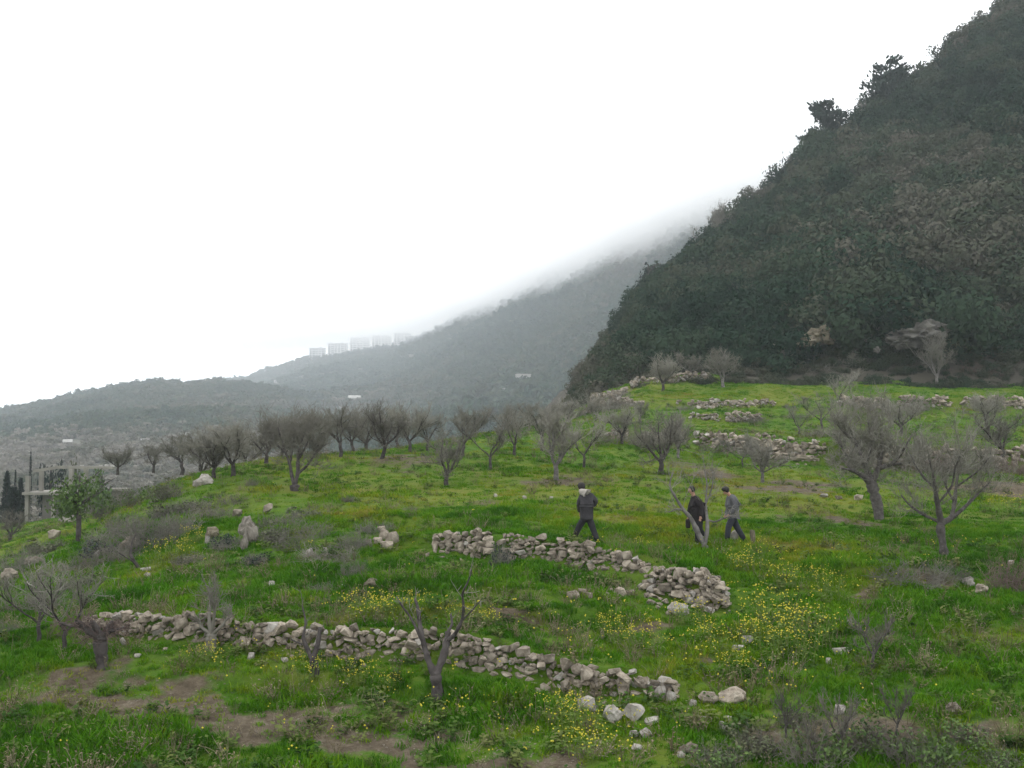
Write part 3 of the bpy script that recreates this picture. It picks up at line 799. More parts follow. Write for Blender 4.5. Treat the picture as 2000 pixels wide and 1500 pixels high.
for i, (px, py, w, h, lb) in enumerate([(1120, 1168, 26, 14, "wide grey end stone of the scattered line below the neat wall"), (1138, 1162, 20, 12, "second stone of the scattered line, touching its wide end stone"), (1150, 1168, 14, 10, "pale block at the inner end of the scattered line's first cluster"), (1186, 1164, 9, 8, "tiny round stone alone in the middle of the scattered line"), (1194, 1160, 8, 10, "tiny upright stone beside the round one of the scattered line"), (1232, 1162, 18, 10, "flat stone of the scattered line closest to the collapsed heap")]):
    rock(px, py, w, h, lb, STONE, 40 + i, "loose_rock", "rock", "scattered line of stones below the neat wall")
rock(1895, 1015 + 130, 24, 18, "pale rounded stone at the foot of the dark bramble on the outer bank", group=G3, seed=50, sharp=False)
rock(1920, 1158, 26, 16, "rounded grey boulder in the grass of the green bank", STONE, 51, group=G3, sharp=False)
rock(1976, 1104, 14, 10, "pale stone on top of the dark bramble at the frame edge", group=G3, seed=52)
rock(1610, 972, 16, 8, "flat white stone on the meadow behind the walkers", group=G3, seed=53)
rock(1639, 976, 14, 8, "orange brown stone on the meadow behind the walkers", OCHRE, 54, group=G3)
rock(1678, 978, 16, 12, "grey stone on the meadow near the thick trunk", STONE, 55, group=G3)
rock(1470, 1062, 11, 26, "tan upright stone on the grass just behind the walker in grey", OCHRE, 56, group=G3)
rock(1436, 1056, 16, 22, "pale stone standing between the strides of the walker in grey", group=G3, seed=57)
rock(1562, 885, 30, 14, "long pale slab lying tilted on the ruined grey wall", group=G3, seed=58, tilt=-0.35)
rock(1592, 868, 13, 10, "white stone on top of the ruined grey wall", group=G3, seed=59)
rock(1702, 898, 14, 24, "white upright slab seen through the thick bare tree", group=G3, seed=60)
rock(1735, 886, 26, 12, "white block beside the upright slab behind the thick bare tree", group=G3, seed=61)
rock(1572, 905, 60, 22, "big grey brown boulder at the foot of the ruined grey wall", STONE, 62, group=G3, sharp=False)
rock(1158, 780, 10, 14, "yellow white standing stone at the outer edge of the upper terrace", OCHRE, 63, group=G3)
rock(1160, 792, 14, 7, "flat white stone under the yellow white standing stone", group=G3, seed=64)
rock(1078, 976, 10, 7, "white stone in the meadow short of the lone walker", group=G3, seed=65)
rock(1024, 974, 9, 6, "tan white stone in the middle of the meadow", group=G3, seed=66)
rock(968, 970, 8, 7, "small pale stone in the meadow furthest from the walkers", group=G3, seed=67)
G4 = "rocks of the outer bank"
rock(398, 948, 34, 24, "white jagged rock on the crest of the bank beside the small bare tree", PALE, 71, group=G4, sharp=False)
rock(384, 950, 16, 12, "lower white rock touching the jagged crest rock", PALE, 72, group=G4)
rock(481, 1046, 36, 36, "upper pale knob of the tall rock outcrop in the bank", OUTC, 73, group=G4, sharp=False)
rock(488, 1064, 32, 44, "main pale block of the tall rock outcrop in the bank", OUTC, 74, group=G4, sharp=False)
rock(476, 1076, 16, 34, "narrow pale foot of the tall rock outcrop in the bank", OUTC, 75, group=G4, sharp=False)
rock(414, 1052, 26, 22, "upper rock of the pair beside the yellow plant on the bank", OCHRE, 76, group=G4, sharp=False)
rock(404, 1062, 10, 16, "white lower rock of the pair beside the yellow plant", PALE, 77, group=G4)
rock(523, 1004, 18, 18, "grey rock above the tall outcrop", STONE, 78, group=G4)
rock(462, 1010, 20, 14, "brown grey rock at the top of the tall outcrop", STONE, 79, group=G4)
rock(635, 1078, 10, 8, "pale stone in the dark brambles on the bank", PALE, 80, group=G4)
rock(603, 1086, 14, 16, "grey white stone at the lower edge of the dark brambles", PALE, 81, group=G4)
rock(105, 1052, 22, 18, "small grey rock before the green leafy tree", STONE, 82, group=G4)
rock(130, 1022, 34, 16, "pale broken rubble beside the green leafy tree", PALE, 83, group=G4)
rock(58, 1108, 40, 22, "grey pale outcrop low on the outer bank", STONE, 84, group=G4, sharp=False)
rock(14, 1136, 36, 26, "grey outcrop at the frame edge of the outer bank", STONE, 85, group=G4, sharp=False)
rock(250, 1078, 40, 30, "rough brown grey rock below the big dark bramble", STONE, 86, group=G4, sharp=False)
G5 = "pile of stones past the open end of the neat wall"
for px, py, w, h, lb in [(745, 1040, 16, 14, "small stone on top of the pile past the neat wall"), (748, 1056, 22, 20, "upper middle stone of the pile past the neat wall"), (766, 1062, 28, 24, "big outer stone of the pile past the neat wall"),
                         (738, 1064, 20, 16, "grey stone at the inner side of the pile past the neat wall"), (754, 1076, 26, 20, "reddish bottom stone of the pile past the neat wall"), (720, 1066, 14, 12, "small stone beside the pile past the neat wall")]:
    rock(px, py, w, h, lb, STONE, px, "stone_block", "stone", G5)

# small stones of the ploughed strip: uncountable
V, Tn = [], 0
mb = MB()
for i in range(1500):
    px = rnd.uniform(80, 1150); py = 1340 + (px - 100) * 0.14 + rnd.gauss(0, 30)
    if py > 1499: continue
    p = hit(px, py)
    s = rnd.choice([0.02, 0.02, 0.025, 0.03, 0.035, 0.05])
    me = STONES[i % len(STONES)]
    co = np.array([v.co[:] for v in me.vertices]) * s * np.array([1.2, 1, .8])
    mb.add(co + np.array(p), T=[tuple(f.vertices) for f in me.polygons])
tag(obj("gravel", mb.mesh("gravel", [STONE])), "small pale stones strewn over the bare soil strip", None, None, "stuff")

# rock faces at the foot of the wooded hill
def hill_pt(px, py, hill=None, d0=90, d1=260, lift=0.0):
    hill = hill or MOUNT
    ax, az = ray(px, py); d = np.linspace(d0, d1, 900)
    g = hill.z(ax * d, d) + lift - az * d
    i = np.nonzero(g >= 0)[0]
    k = i[0] if len(i) else int(np.argmax(g))
    return Vector((float(ax) * d[k], d[k], float(az) * d[k]))
for px, py, w, h, lb, mt in [(1772, 662, 92, 50, "largest grey cliff face at the foot of the wooded hill", CLIFF), (1740, 672, 50, 24, "lower grey shoulder of the cliff face below the wood", CLIFF), (1590, 662, 46, 34, "yellowish rock face at the foot of the wooded hill", OCHRE),
                         (1562, 672, 40, 22, "lower lumpy part of the yellowish rock face", OCHRE), (1602, 648, 16, 20, "pale knob on the yellowish rock face", PALE), (1650, 645, 26, 18, "faint grey rock between the yellowish face and the grey cliff", CLIFF), (1697, 642, 14, 16, "small grey rock beside the grey cliff top", CLIFF),
                         (1504, 676, 10, 8, "small white rock in the scrub at the hill foot", PALE), (1698, 686, 12, 14, "small pale rock under the grey cliff", CLIFF), (1676, 668, 9, 8, "tiny pale rock between the rock faces", CLIFF), (1663, 622, 9, 7, "tiny grey rock above the yellowish face", CLIFF)]:
    p = hill_pt(px, py, lift=1.2); k = ppm(p.y)
    me = boulder_mesh(px, mt, "rock_face", 1.0, 4)
    o = obj("rock_face", me); o.scale = (w * k, w * k * 0.8, h * k * 1.2); o.location = p + Vector((0, -w * k * 0.2 - 1.8, 0))
    tag(o, lb, "rock", "rock faces below the wood")
# ------------------------------------------------------------------ bare trees
def bend(p0, d0, length, n, up=0.15, wob=0.25, g=None):
    """a wandering stem: points from p0 in direction d0"""
    P = [np.array(p0, float)]; d = np.array(d0, float); d /= np.linalg.norm(d)
    for _ in range(n):
        d = d + g.normal(0, wob, 3) * 0.5 + np.array([0, 0, up]) * 0.5; d /= np.linalg.norm(d)
        P.append(P[-1] + d * length / n)
    return np.array(P)

def grow_twigs(cr, stems, g, n2=6, n3=5, n4=2, l2=0.75, r2=0.013, up=0.25, tw=0.0075, start=0.3):
    """branches, twigs and shoots along the given stems, into the crown mesh"""
    for st, rend in stems:
        L = np.linalg.norm(np.diff(st, axis=0), axis=1).sum()
        for _ in range(n2):
            t = g.uniform(start, 1.0); k = min(int(t * (len(st) - 1)), len(st) - 2); f = t * (len(st) - 1) - k
            p = st[k] * (1 - f) + st[k + 1] * f
            base = st[k + 1] - st[k]; base /= np.linalg.norm(base)
            d = base * 0.7 + g.normal(0, 0.75, 3) + np.array([0, 0, up])
            b = bend(p, d, L * l2 * g.uniform(0.5, 1.0), 4, up, 0.35, g)
            cr.tube(b, np.linspace(r2, r2 * 0.5, len(b)), 3, False)
            for _ in range(n3):
                t2 = g.uniform(0.15, 1.0); k2 = min(int(t2 * 4), 3); q = b[k2] * (1 - (t2 * 4 - k2)) + b[k2 + 1] * (t2 * 4 - k2)
                d2 = (b[k2 + 1] - b[k2]); d2 /= np.linalg.norm(d2)
                c = bend(q, d2 * 0.6 + g.normal(0, 0.6, 3) + np.array([0, 0, up]), L * l2 * 0.45 * g.uniform(0.5, 1.1), 3, up, 0.3, g)
                cr.tube(c, np.linspace(tw * 1.1, tw * 0.6, len(c)), 3, False)
                for _ in range(n4):
                    q2 = c[g.integers(1, 4)]
                    e = bend(q2, (c[-1] - c[0]) / np.linalg.norm(c[-1] - c[0]) * 0.6 + g.normal(0, 0.6, 3) + np.array([0, 0, up]), L * l2 * 0.25 * g.uniform(0.5, 1.2), 2, up, 0.25, g)
                    cr.tube(e, [tw * 0.8, tw * 0.7, tw * 0.5], 3, False)

def tree_proto(seed, h=3.0, nl=4, spread=0.62, trunk=0.22, r0=0.085, bark=BARK, twig=TWIG, n2=11, n3=6, n4=2, lean=0.0, up=0.34, tw=0.0062):
    g = np.random.default_rng(seed)
    tr = MB(); cr = MB()
    th = h * trunk
    base = np.array([[0, 0, -0.12], [lean * th * .3, 0, th * 0.35], [lean * th * .7, 0, th * 0.7], [lean * th, 0, th]]) + np.concatenate([[[0, 0, 0]], g.normal(0, 0.02, (3, 3)) * [1, 1, 0]])
    tr.tube(base, [r0 * 1.25, r0, r0 * 0.9, r0 * 0.92], 8, True)
    stems = []
    for i in range(nl):
        a = 6.28 * (i + g.uniform(-.3, .3)) / nl
        d = np.array([math.cos(a) * spread, math.sin(a) * spread, 0.75 + g.uniform(-.2, .3)])
        st = bend(base[-1] - [0, 0, r0 * .6], d, h * (1 - trunk) * g.uniform(0.66, 0.86), 7, 0.26, 0.34, g)
        tr.tube(st, np.linspace(r0 * 0.6, r0 * 0.16, len(st)), 6, True)
        stems.append((st, r0 * .2))
        for q in range(3):
            k = g.integers(1, 6)
            dd = (st[k + 1] - st[k]) / np.linalg.norm(st[k + 1] - st[k]) * .7 + g.normal(0, 0.6, 3) + np.array([math.cos(a) * .4, math.sin(a) * .4, .1])
            s2 = bend(st[k], dd, h * 0.42 * g.uniform(.6, 1), 5, 0.24, 0.3, g)
            tr.tube(s2, np.linspace(r0 * 0.28, r0 * 0.1, len(s2)), 5, True)
            stems.append((s2, r0 * .12))
    grow_twigs(cr, stems, g, n2, n3, n4, 0.5, 0.012, up, tw, 0.12)
    tm = tr.mesh("trunk", [bark], True); cm_ = cr.mesh("crown", [twig])
    zs = np.sort([v.co.z for v in cm_.vertices]); top = float(zs[int(len(zs) * .985)])
    return tm, cm_, top

PROTO = {
    'vase': [tree_proto(11), tree_proto(12, nl=5, spread=0.72), tree_proto(13, nl=3, spread=0.6, trunk=.26)],
    'dark': [tree_proto(21, twig=DTWIG, r0=0.10), tree_proto(22, twig=DTWIG, nl=5, lean=-0.25)],
    'grey': [tree_proto(31, bark=GBARK, twig=TWIG, nl=4), tree_proto(32, bark=GBARK, nl=5, spread=.75)],
    'thin': [tree_proto(41, nl=3, r0=0.06, n2=6, n3=6, n4=2, spread=.6), tree_proto(42, nl=3, r0=0.055, n2=6, n3=5, n4=2, spread=.75)],
    'young': [tree_proto(51, h=2.0, nl=4, r0=0.05, n2=5, n3=4, n4=1, spread=.55, bark=MBARK, twig=MTWIG)],
}

def tree(px, py, top, kind, label, var=0, w=1.0, group="bare orchard trees", rz=None, at_pt=None, name="bare_tree"):
    p = at_pt or hit(px, py)
    tm, cm_, ht = PROTO[kind][var % len(PROTO[kind])]
    s = (py - top) * ppm(p.y) / ht
    e = empty(name, p, rnd.uniform(0, 6.28) if rz is None else rz, (s * w * 1.18, s * w * 1.18, s))
    tag(e, label, "tree", group)
    obj("trunk", tm, e); obj("crown", cm_, e)
    return e

OR = "bare orchard trees"
def drop_at(px, d):
    x = float(ray(px, 880)[0]) * d
    return Vector((x, d, Hp(x, d)))
tree(455, 930, 828, 'vase', "small bare tree on the crest beside the white jagged rock", 0, 1.3)
tree(418, 935, 845, 'vase', "bare tree overlapping the small crest tree on its valley side", 1, 1.2)
tree(520, 905, 822, 'dark', "bare tree rising behind the crest between the small tree and the forked tree", 0, 1.1)
tree(665, 892, 796, 'vase', "bare tree with a grey slanting trunk just beyond the forked tree", 2, 1.0)
tree(690, 884, 800, 'dark', "dark bare tree close behind the slanting grey trunk", 1, .9)
tree(745, 896, 792, 'dark', "bare tree with a curved dark trunk leaning over the crest", 1, 1.0, rz=3.4)
tree(800, 884, 792, 'vase', "bare tree beyond the curved dark trunk, at the crest", 1, 1.0)
tree(835, 880, 800, 'vase', "bare tree furthest back on the crest, past the curved trunk", 0, .9)
tree(872, 948, 846, 'dark', "short dark trunked tree standing alone in the open meadow", 0, 1.0)
tree(905, 892, 800, 'vase', "thin crowned tree behind the short dark trunked tree", 2, .9)
tree(957, 918, 806, 'thin', "tall thin tree in the meadow between the dark trunk and the broad forked tree", 0, 1.1)
tree(1005, 890, 802, 'vase', "bare tree half hidden behind the tall thin tree", 0, 1.0)
tree(1086, 938, 802, 'grey', "broad bare tree with a forked grey trunk above the lone walker", 0, 1.1)
tree(1140, 914, 802, 'thin', "slim bare tree right behind the broad forked one", 1, 1.1)
tree(1060, 880, 790, 'vase', "bare tree at the back of the orchard behind the broad forked tree", 2, 1.0)
tree(1215, 868, 790, 'vase', "hazy bare tree on the small ruined wall", 1, .9)
tree(1291, 928, 806, 'dark', "full bare tree with a straight dark trunk in the orchard centre", 0, 1.0)
tree(1325, 896, 806, 'grey', "paler bare tree standing close behind the straight dark trunk", 1, .9)
tree(1450, 912, 852, 'thin', "thin sapling in front of the ruined grey wall", 0, 1.2)
tree(1490, 942, 852, 'grey', "grey bare tree with a bright stem before the ruined wall", 1, 1.1)
tree(1412, 756, 682, 'grey', "rounded pale bare tree on the topmost green terrace", 0, 1.3)
tree(1295, 764, 696, 'vase', "bare tree at the outer edge of the topmost terrace", 1, 1.3)
tree(1350, 735, 690, 'grey', "hazy pale tree behind the topmost wall", 1, 1.5)
tree(1240, 738, 690, 'vase', "hazy brown tree at the edge of the wood above the topmost wall", 2, 1.5)
tree(1525, 738, 676, 'vase', "bare tree against the foot of the wooded hill", 0, 1.3)
tree(1830, 756, 654, 'grey', "tall pale bare tree on the topmost terrace under the cliff", 0, .9)
tree(1655, 738, 690, 'grey', "faint bare tree at the wood edge under the yellowish rocks", 1, 1.2)
tree(1640, 790, 722, 'thin', "scraggy small tree below the topmost terrace near the bramble line", 1, 1.2)
tree(1605, 838, 765, 'thin', "thin bare tree on the upper grass above the ruined grey wall", 0, 1.3)
tree(1560, 850, 785, 'thin', "low thin tree on the upper grass close to the ruined grey wall", 1, 1.2)
tree(1760, 850, 776, 'vase', "bare tree on the upper terrace above the thick trunk", 1, 1.2)
tree(1930, 856, 770, 'vase', "bare tree on the upper terrace near the frame edge", 0, 1.2)
tree(1960, 905, 806, 'vase', "bare tree with brown twigs before the overgrown wall at the frame edge", 2, 1.3)
tree(1660, 915, 832, 'vase', "dense twiggy tree on the overgrown wall beside the thick trunk", 0, 1.3)
tree(20, 1058, 1000, 'dark', "small dark tree on the low grass by the unfinished building", 0, 1.3)
tree(128, 1275, 1085, 'thin', "tall hazy bare tree beside the pruned stump", 1, 1.1)
tree(75, 1252, 1100, 'thin', "dim bare tree furthest out along the lowest wall", 0, 1.0)
tree(1705, 1305, 1195, 'young', "faint grey sapling in the green grass above the brambles", 0, .9)
tree(230, 925, 872, 'vase', "grey brown bare tree behind the green leafy tree", 1, 1.3, at_pt=at(230, 925, 72))
tree(300, 922, 868, 'vase', "grey brown bare tree beyond the crest near the yellow green bush", 0, 1.4, at_pt=at(300, 922, 66))
tree(355, 925, 850, 'vase', "grey brown bare tree just beyond the crest short of the jagged rock", 2, 1.3, at_pt=at(355, 925, 62))

for px, by, top, v, d, lb in [(395, 925, 838, 0, 58, "bare crown in the crest row over the white jagged rock"), (485, 915, 828, 1, 60, "bare crown between the small crest tree and the forked tree, farther back"), (550, 900, 812, 2, 64, "bare crown showing behind the forked tree on its valley side"), (615, 895, 806, 0, 62, "bare crown showing behind the forked tree on its uphill side"),
                              (715, 888, 798, 1, 66, "bare crown filling the gap before the curved dark trunk"), (775, 886, 796, 2, 68, "bare crown just past the curved dark trunk"), (930, 884, 796, 1, 70, "bare crown behind the short dark trunked tree, uphill"), (980, 880, 790, 0, 72, "bare crown behind the tall thin tree, farther back"), (1035, 872, 786, 2, 72, "bare crown at the back before the broad forked tree"), (1110, 868, 780, 1, 72, "bare crown at the back above the slim tree"), (1165, 860, 786, 0, 70, "bare crown at the back before the small ruined wall"), (1250, 858, 784, 2, 66, "bare crown close to the full tree with the straight dark trunk")]:
    p = drop_at(px, d)
    tree(px, float(to_pix(p.x, p.y, p.z)[1]), top, 'vase', lb, v, 1.15, at_pt=p)

def custom_tree(px, py, limbs, label, bark=BARK, twig=TWIG, n2=4, n3=4, n4=1, seed=1, tw=0.006, l2=.5, up=.25, depth=0.5, start=.45, group=OR):
    """a tree whose trunk and limbs follow the photograph, with twigs grown on them"""
    p = hit(px, py); k = ppm(p.y); g = np.random.default_rng(seed)
    tr, cr = MB(), MB(); stems = []
    yoff = {}
    for li, (pts, r0, r1) in enumerate(limbs):
        P = np.array([[(x - px) * k, 0.0, (py - y) * k] for x, y in pts])
        # limbs leave the picture plane by an amount that grows along them
        s = g.choice([-1, 1]) * depth * g.uniform(0.4, 1.0) * (li > 0)
        y0 = yoff.get(pts[0], 0.0)
        dl = np.concatenate([[0], np.cumsum(np.linalg.norm(np.diff(P, axis=0), axis=1))])
        P[:, 1] = y0 + s * dl
        for q, yy in zip(pts, P[:, 1]): yoff.setdefault(q, yy)
        if li == 0: P[0, 2] -= 0.1
        t = np.linspace(0, 1, max(4, 3 * len(P)))
        Q = np.stack([np.interp(t, np.linspace(0, 1, len(P)), P[:, c]) for c in range(3)], 1)
        Q[1:-1] = (Q[:-2] + 2 * Q[1:-1] + Q[2:]) / 4
        tr.tube(Q, np.linspace(r0 * k, r1 * k, len(Q)) * (1 + 0.13 * g.normal(0, 1, len(Q))), 7, True)
        if li > 0: stems.append((Q, r1 * k))
    grow_twigs(cr, stems, g, n2, n3, n4, l2, 0.010, up, tw, start)
    e = empty("bare_tree", p); tag(e, label, "tree", group)
    obj("trunk", tr.mesh("trunk", [bark], True), e); obj("crown", cr.mesh("crown", [twig]), e)
    return e

# front tree with the long curved shoot
custom_tree(855, 1362, [([(855, 1362), (853, 1340), (850, 1320)], 12, 10), ([(850, 1320), (836, 1296), (826, 1265), (817, 1230), (812, 1195), (806, 1180)], 8, 2.5), ([(826, 1265), (800, 1215), (782, 1195), (772, 1178)], 3.5, 1.2),
                        ([(850, 1320), (864, 1290), (870, 1262), (872, 1245)], 9, 6), ([(872, 1245), (880, 1230), (876, 1212)], 3, 2), ([(870, 1262), (888, 1245), (902, 1215), (905, 1185), (902, 1160), (914, 1138), (922, 1112)], 4.5, 1.2), ([(902, 1215), (925, 1190), (942, 1168)], 2, 0.8)],
            "forked pruned tree in front of the lowest wall with one long curved shoot", BARK, TWIG, 3, 2, 0, 5, l2=.3)
custom_tree(616, 1318, [([(616, 1318), (614, 1300), (610, 1290)], 8, 7), ([(610, 1290), (598, 1272), (586, 1252), (590, 1225), (578, 1195)], 5, 1.5), ([(610, 1290), (618, 1262), (620, 1232)], 5.5, 4), ([(590, 1260), (570, 1250)], 2, 1)],
            "small black Y shaped pruned tree in front of the lowest wall", BARK, DTWIG, 3, 2, 0, 6, l2=.35)
custom_tree(412, 1265, [([(412, 1268), (412, 1250), (413, 1240)], 12, 10), ([(413, 1240), (405, 1215), (404, 1180), (400, 1160)], 5, 1.5), ([(413, 1240), (420, 1210), (424, 1185), (432, 1165)], 4, 1.2), ([(413, 1240), (435, 1222), (448, 1205)], 4, 1.5), ([(413, 1240), (390, 1228), (384, 1212)], 4, 1.5), ([(413, 1240), (414, 1200), (412, 1170)], 4, 1.5)],
            "bushy pruned tree growing against the lowest wall", DTWIG, DTWIG, 7, 5, 2, 7, l2=.6)
custom_tree(200, 1306, [([(200, 1308), (198, 1280), (194, 1256), (196, 1246)], 13, 11), ([(196, 1246), (182, 1238), (168, 1222), (160, 1212)], 9, 5), ([(196, 1246), (206, 1236), (214, 1218)], 9, 5), ([(196, 1246), (193, 1230), (184, 1214)], 8, 5), ([(168, 1222), (146, 1220), (130, 1214)], 4, 2), ([(206, 1236), (228, 1232), (240, 1226)], 4, 2)],
            "thick dark pruned stump with a knobby twiggy head", BARK, RTWIG, 10, 6, 2, 8, l2=.7, up=.05, start=.1)
custom_tree(1378, 1076, [([(1378, 1078), (1376, 1066)], 8, 7), ([(1376, 1066), (1364, 1040), (1352, 1012), (1338, 998), (1325, 975), (1312, 952), (1322, 925)], 5.5, 1.2), ([(1376, 1066), (1384, 1040), (1386, 1018), (1384, 990), (1392, 950), (1388, 915)], 5, 1.0), ([(1386, 1018), (1400, 1022), (1420, 1012), (1435, 1008)], 2.2, 0.8), ([(1338, 998), (1322, 996), (1308, 1002)], 2.5, 1), ([(1384, 990), (1402, 955), (1405, 925)], 2, .8)],
            "grey forked bare tree in front of the walker in black", GBARK, TWIG, 7, 5, 2, 9, l2=.5)
custom_tree(575, 958, [([(576, 960), (575, 948)], 9, 9), ([(575, 948), (568, 930), (562, 905), (552, 885), (540, 858), (532, 835)], 4.5, 1.2), ([(575, 948), (580, 925), (578, 900), (580, 870), (590, 838)], 5, 1.2), ([(580, 925), (595, 912), (604, 896), (612, 880), (630, 868)], 3, 1), ([(562, 905), (566, 870), (560, 830)], 2.5, 1), ([(578, 900), (600, 865), (612, 838)], 2.5, 1), ([(552, 885), (530, 868), (514, 850)], 2.2, .8)],
            "wide bare tree forking from the ground on the open crest", BARK, DTWIG, 15, 10, 4, 10, l2=.62, start=.3, tw=.008)
custom_tree(1716, 1016, [([(1718, 1018), (1716, 990), (1708, 960), (1704, 945)], 10, 11), ([(1704, 945), (1686, 930), (1662, 918), (1640, 915)], 8, 2), ([(1704, 945), (1698, 910), (1690, 870), (1680, 835)], 8, 2), ([(1704, 945), (1722, 915), (1732, 880), (1738, 840)], 8, 2), ([(1722, 915), (1745, 908), (1760, 885), (1775, 850)], 5, 1.5), ([(1698, 910), (1715, 870), (1712, 825)], 4, 1.5), ([(1690, 870), (1660, 845), (1645, 830)], 4, 1.5), ([(1745, 908), (1775, 905), (1800, 880)], 3.5, 1.2)],
            "large bare tree with the thickest gnarled trunk behind the meadow", MBARK, TWIG, 16, 10, 4, 11, l2=.72, start=.12, tw=.008)
custom_tree(1846, 1086, [([(1846, 1088), (1842, 1060), (1838, 1035), (1840, 1022)], 7.5, 8.5), ([(1840, 1022), (1828, 985), (1820, 955), (1812, 925), (1800, 895)], 6, 1.4), ([(1820, 955), (1800, 930), (1788, 900), (1780, 870)], 3, 1), ([(1840, 1022), (1812, 1008), (1790, 990), (1778, 970)], 4, 1.2), ([(1840, 1022), (1866, 1015), (1880, 985), (1890, 955), (1905, 920), (1912, 885)], 6, 1.4), ([(1866, 1015), (1900, 990), (1930, 965), (1955, 945)], 4, 1.2), ([(1880, 985), (1870, 955), (1868, 925)], 2.5, 1), ([(1890, 955), (1925, 925), (1945, 895)], 2.5, 1), ([(1828, 985), (1850, 950), (1848, 915), (1856, 880)], 2.5, 1)],
            "wide spreading bare tree with a clean forked trunk on the green slope", MBARK, TWIG, 12, 8, 3, 12, l2=.62, start=.2)
custom_tree(262, 1112, [([(290, 1136), (272, 1112), (254, 1085)], 4, 3), ([(254, 1085), (252, 1062), (258, 1045)], 2.5, 1), ([(272, 1112), (262, 1095), (240, 1078)], 2, 1)], "broken slanting dark stem by two pale stones on the bank", BARK, DTWIG, 5, 4, 1, 13, l2=.6, group=OR)

# ------------------------------------------------------------------ brambles and dry bushes
def bush_proto(seed, mat, nst=90, spread=1.0, h=0.7, tw=0.006):
    g = np.random.default_rng(seed); b = MB()
    for _ in range(nst):
        a = g.uniform(0, 6.28); r = 0.75 * spread * math.sqrt(g.random())
        p0 = np.array([math.cos(a) * r, math.sin(a) * r, -0.03])
        d = np.array([math.cos(a) * 0.5, math.sin(a) * 0.5, 1.0]) + g.normal(0, 0.45, 3)
        st = bend(p0, d, h * g.uniform(0.7, 1.3), 5, -0.12, 0.45, g)
        b.tube(st, np.linspace(tw * 1.3, tw * .6, len(st)), 3, False)
        for _ in range(5):
            k = g.integers(1, 5)
            c = bend(st[k], g.normal(0, 1, 3) + [0, 0, .2], h * 0.45 * g.uniform(.5, 1.1), 3, -0.05, 0.5, g)
            b.tube(c, np.linspace(tw, tw * .5, len(c)), 3, False)
    return b.mesh("stems", [mat])
BUSH = {'dark': [bush_proto(61, DTWIG, 130), bush_proto(62, DTWIG, 110, 1.1, .6)], 'red': [bush_proto(63, RTWIG, 120)], 'grey': [bush_proto(64, MTWIG, 90), bush_proto(65, MTWIG, 70, 1.1, .8)]}
LEAFB = [leaf_cloud(420, 0.07, 500 + i, 0.8, 6, mat=m, name="foliage") for i, m in enumerate([GREENLEAF, OLIVELEAF, GREENLEAF, DARKLEAF])]

def bush(px, py, w, h, kind, label, var=0, group="leafless bramble bushes", leaf=None, cat="bush", name="bramble_bush", at_pt=None):
    p = at_pt or hit(px, py); k = ppm(p.y)
    e = empty(name, p, rnd.uniform(0, 6.28))
    tag(e, label, cat, group)
    me = BUSH[kind][var % len(BUSH[kind])]
    o = obj("stems", me, e); o.scale = (w * k / 2.1, w * k / 2.1, h * k / 0.85)
    if leaf is not None:
        f = obj("foliage", LEAFB[leaf], e); f.scale = (w * k / 2.1, w * k / 2.1, h * k / 1.15); f.location = (0, 0, h * k * 0.08)
    return e
bush(300, 1062, 150, 74, 'dark', "largest dark bramble thicket on the outer bank", 0)
bush(255, 1040, 100, 60, 'dark', "dark bramble joining the largest thicket on its valley side", 1)
bush(350, 1040, 90, 50, 'dark', "dark bramble on the upper side of the largest thicket", 0)
bush(240, 1092, 90, 46, 'grey', "grey dry bush below the largest thicket", 0)
bush(640, 1092, 130, 40, 'dark', "flat dark bramble on the bank short of the stone pile", 1)
bush(690, 1070, 80, 40, 'dark', "dark bramble touching the stone pile past the neat wall", 0)
bush(610, 1048, 90, 40, 'grey', "grey brown bush above the flat dark bramble", 1)
bush(560, 1030, 70, 34, 'dark', "dark bush between the rock outcrop and the flat bramble", 0)
bush(520, 1030, 60, 34, 'grey', "grey bush beside the tall rock outcrop", 0)
bush(420, 1010, 90, 34, 'grey', "dry grey growth on the bank between the crest rock and the outcrop", 0)
bush(450, 985, 70, 26, 'grey', "dry growth just above the tall rock outcrop", 1)
bush(170, 1110, 110, 40, 'grey', "dry grey growth low on the outer bank behind the hazy trees", 0)
bush(210, 1060, 90, 40, 'dark', "dark growth below the green leafy tree", 1)
bush(575, 1072, 90, 34, 'grey', "dry growth on the valley side of the flat dark bramble", 1)
bush(730, 1040, 90, 34, 'dark', "dark twigs standing behind the stone pile", 1)
bush(640, 1156, 70, 26, 'dark', "low dark bramble arch above the tan boulder", 1)
bush(690, 1130, 60, 50, 'dark', "dark leaning bramble stems on the bank below the flat bramble", 0)
bush(978, 1108, 44, 62, 'dark', "black bush growing in the gap of the neat wall", 0, leaf=3)
bush(800, 1000, 34, 16, 'dark', "tiny dark bush in the meadow above the neat wall", 1)
bush(682, 980, 34, 16, 'dark', "tiny dark bush in the meadow below the curved trunk", 0)
bush(492, 948, 30, 22, 'grey', "tiny grey bush between the small crest tree and the forked tree", 0)
bush(1785, 1140, 150, 56, 'dark', "wide dark bramble under the spreading bare tree", 0)
bush(1845, 1130, 90, 46, 'dark', "dark bramble at the foot of the spreading tree trunk", 1)
bush(1975, 1150, 100, 70, 'red', "dark reddish bramble at the frame edge of the green bank", 0)
bush(1985, 925, 90, 44, 'red', "reddish bramble on the overgrown wall at the frame edge", 0)
bush(1890, 922, 120, 60, 'dark', "dark bramble on the overgrown wall behind the spreading tree", 0)
bush(1800, 916, 120, 50, 'red', "reddish brown bramble on the overgrown wall between the two large trees", 0)
bush(1650, 905, 90, 40, 'dark', "dark bramble on the overgrown wall beside the big boulder", 1)
bush(1610, 852, 110, 30, 'grey', "grey bush on the terrace above the ruined grey wall", 0)
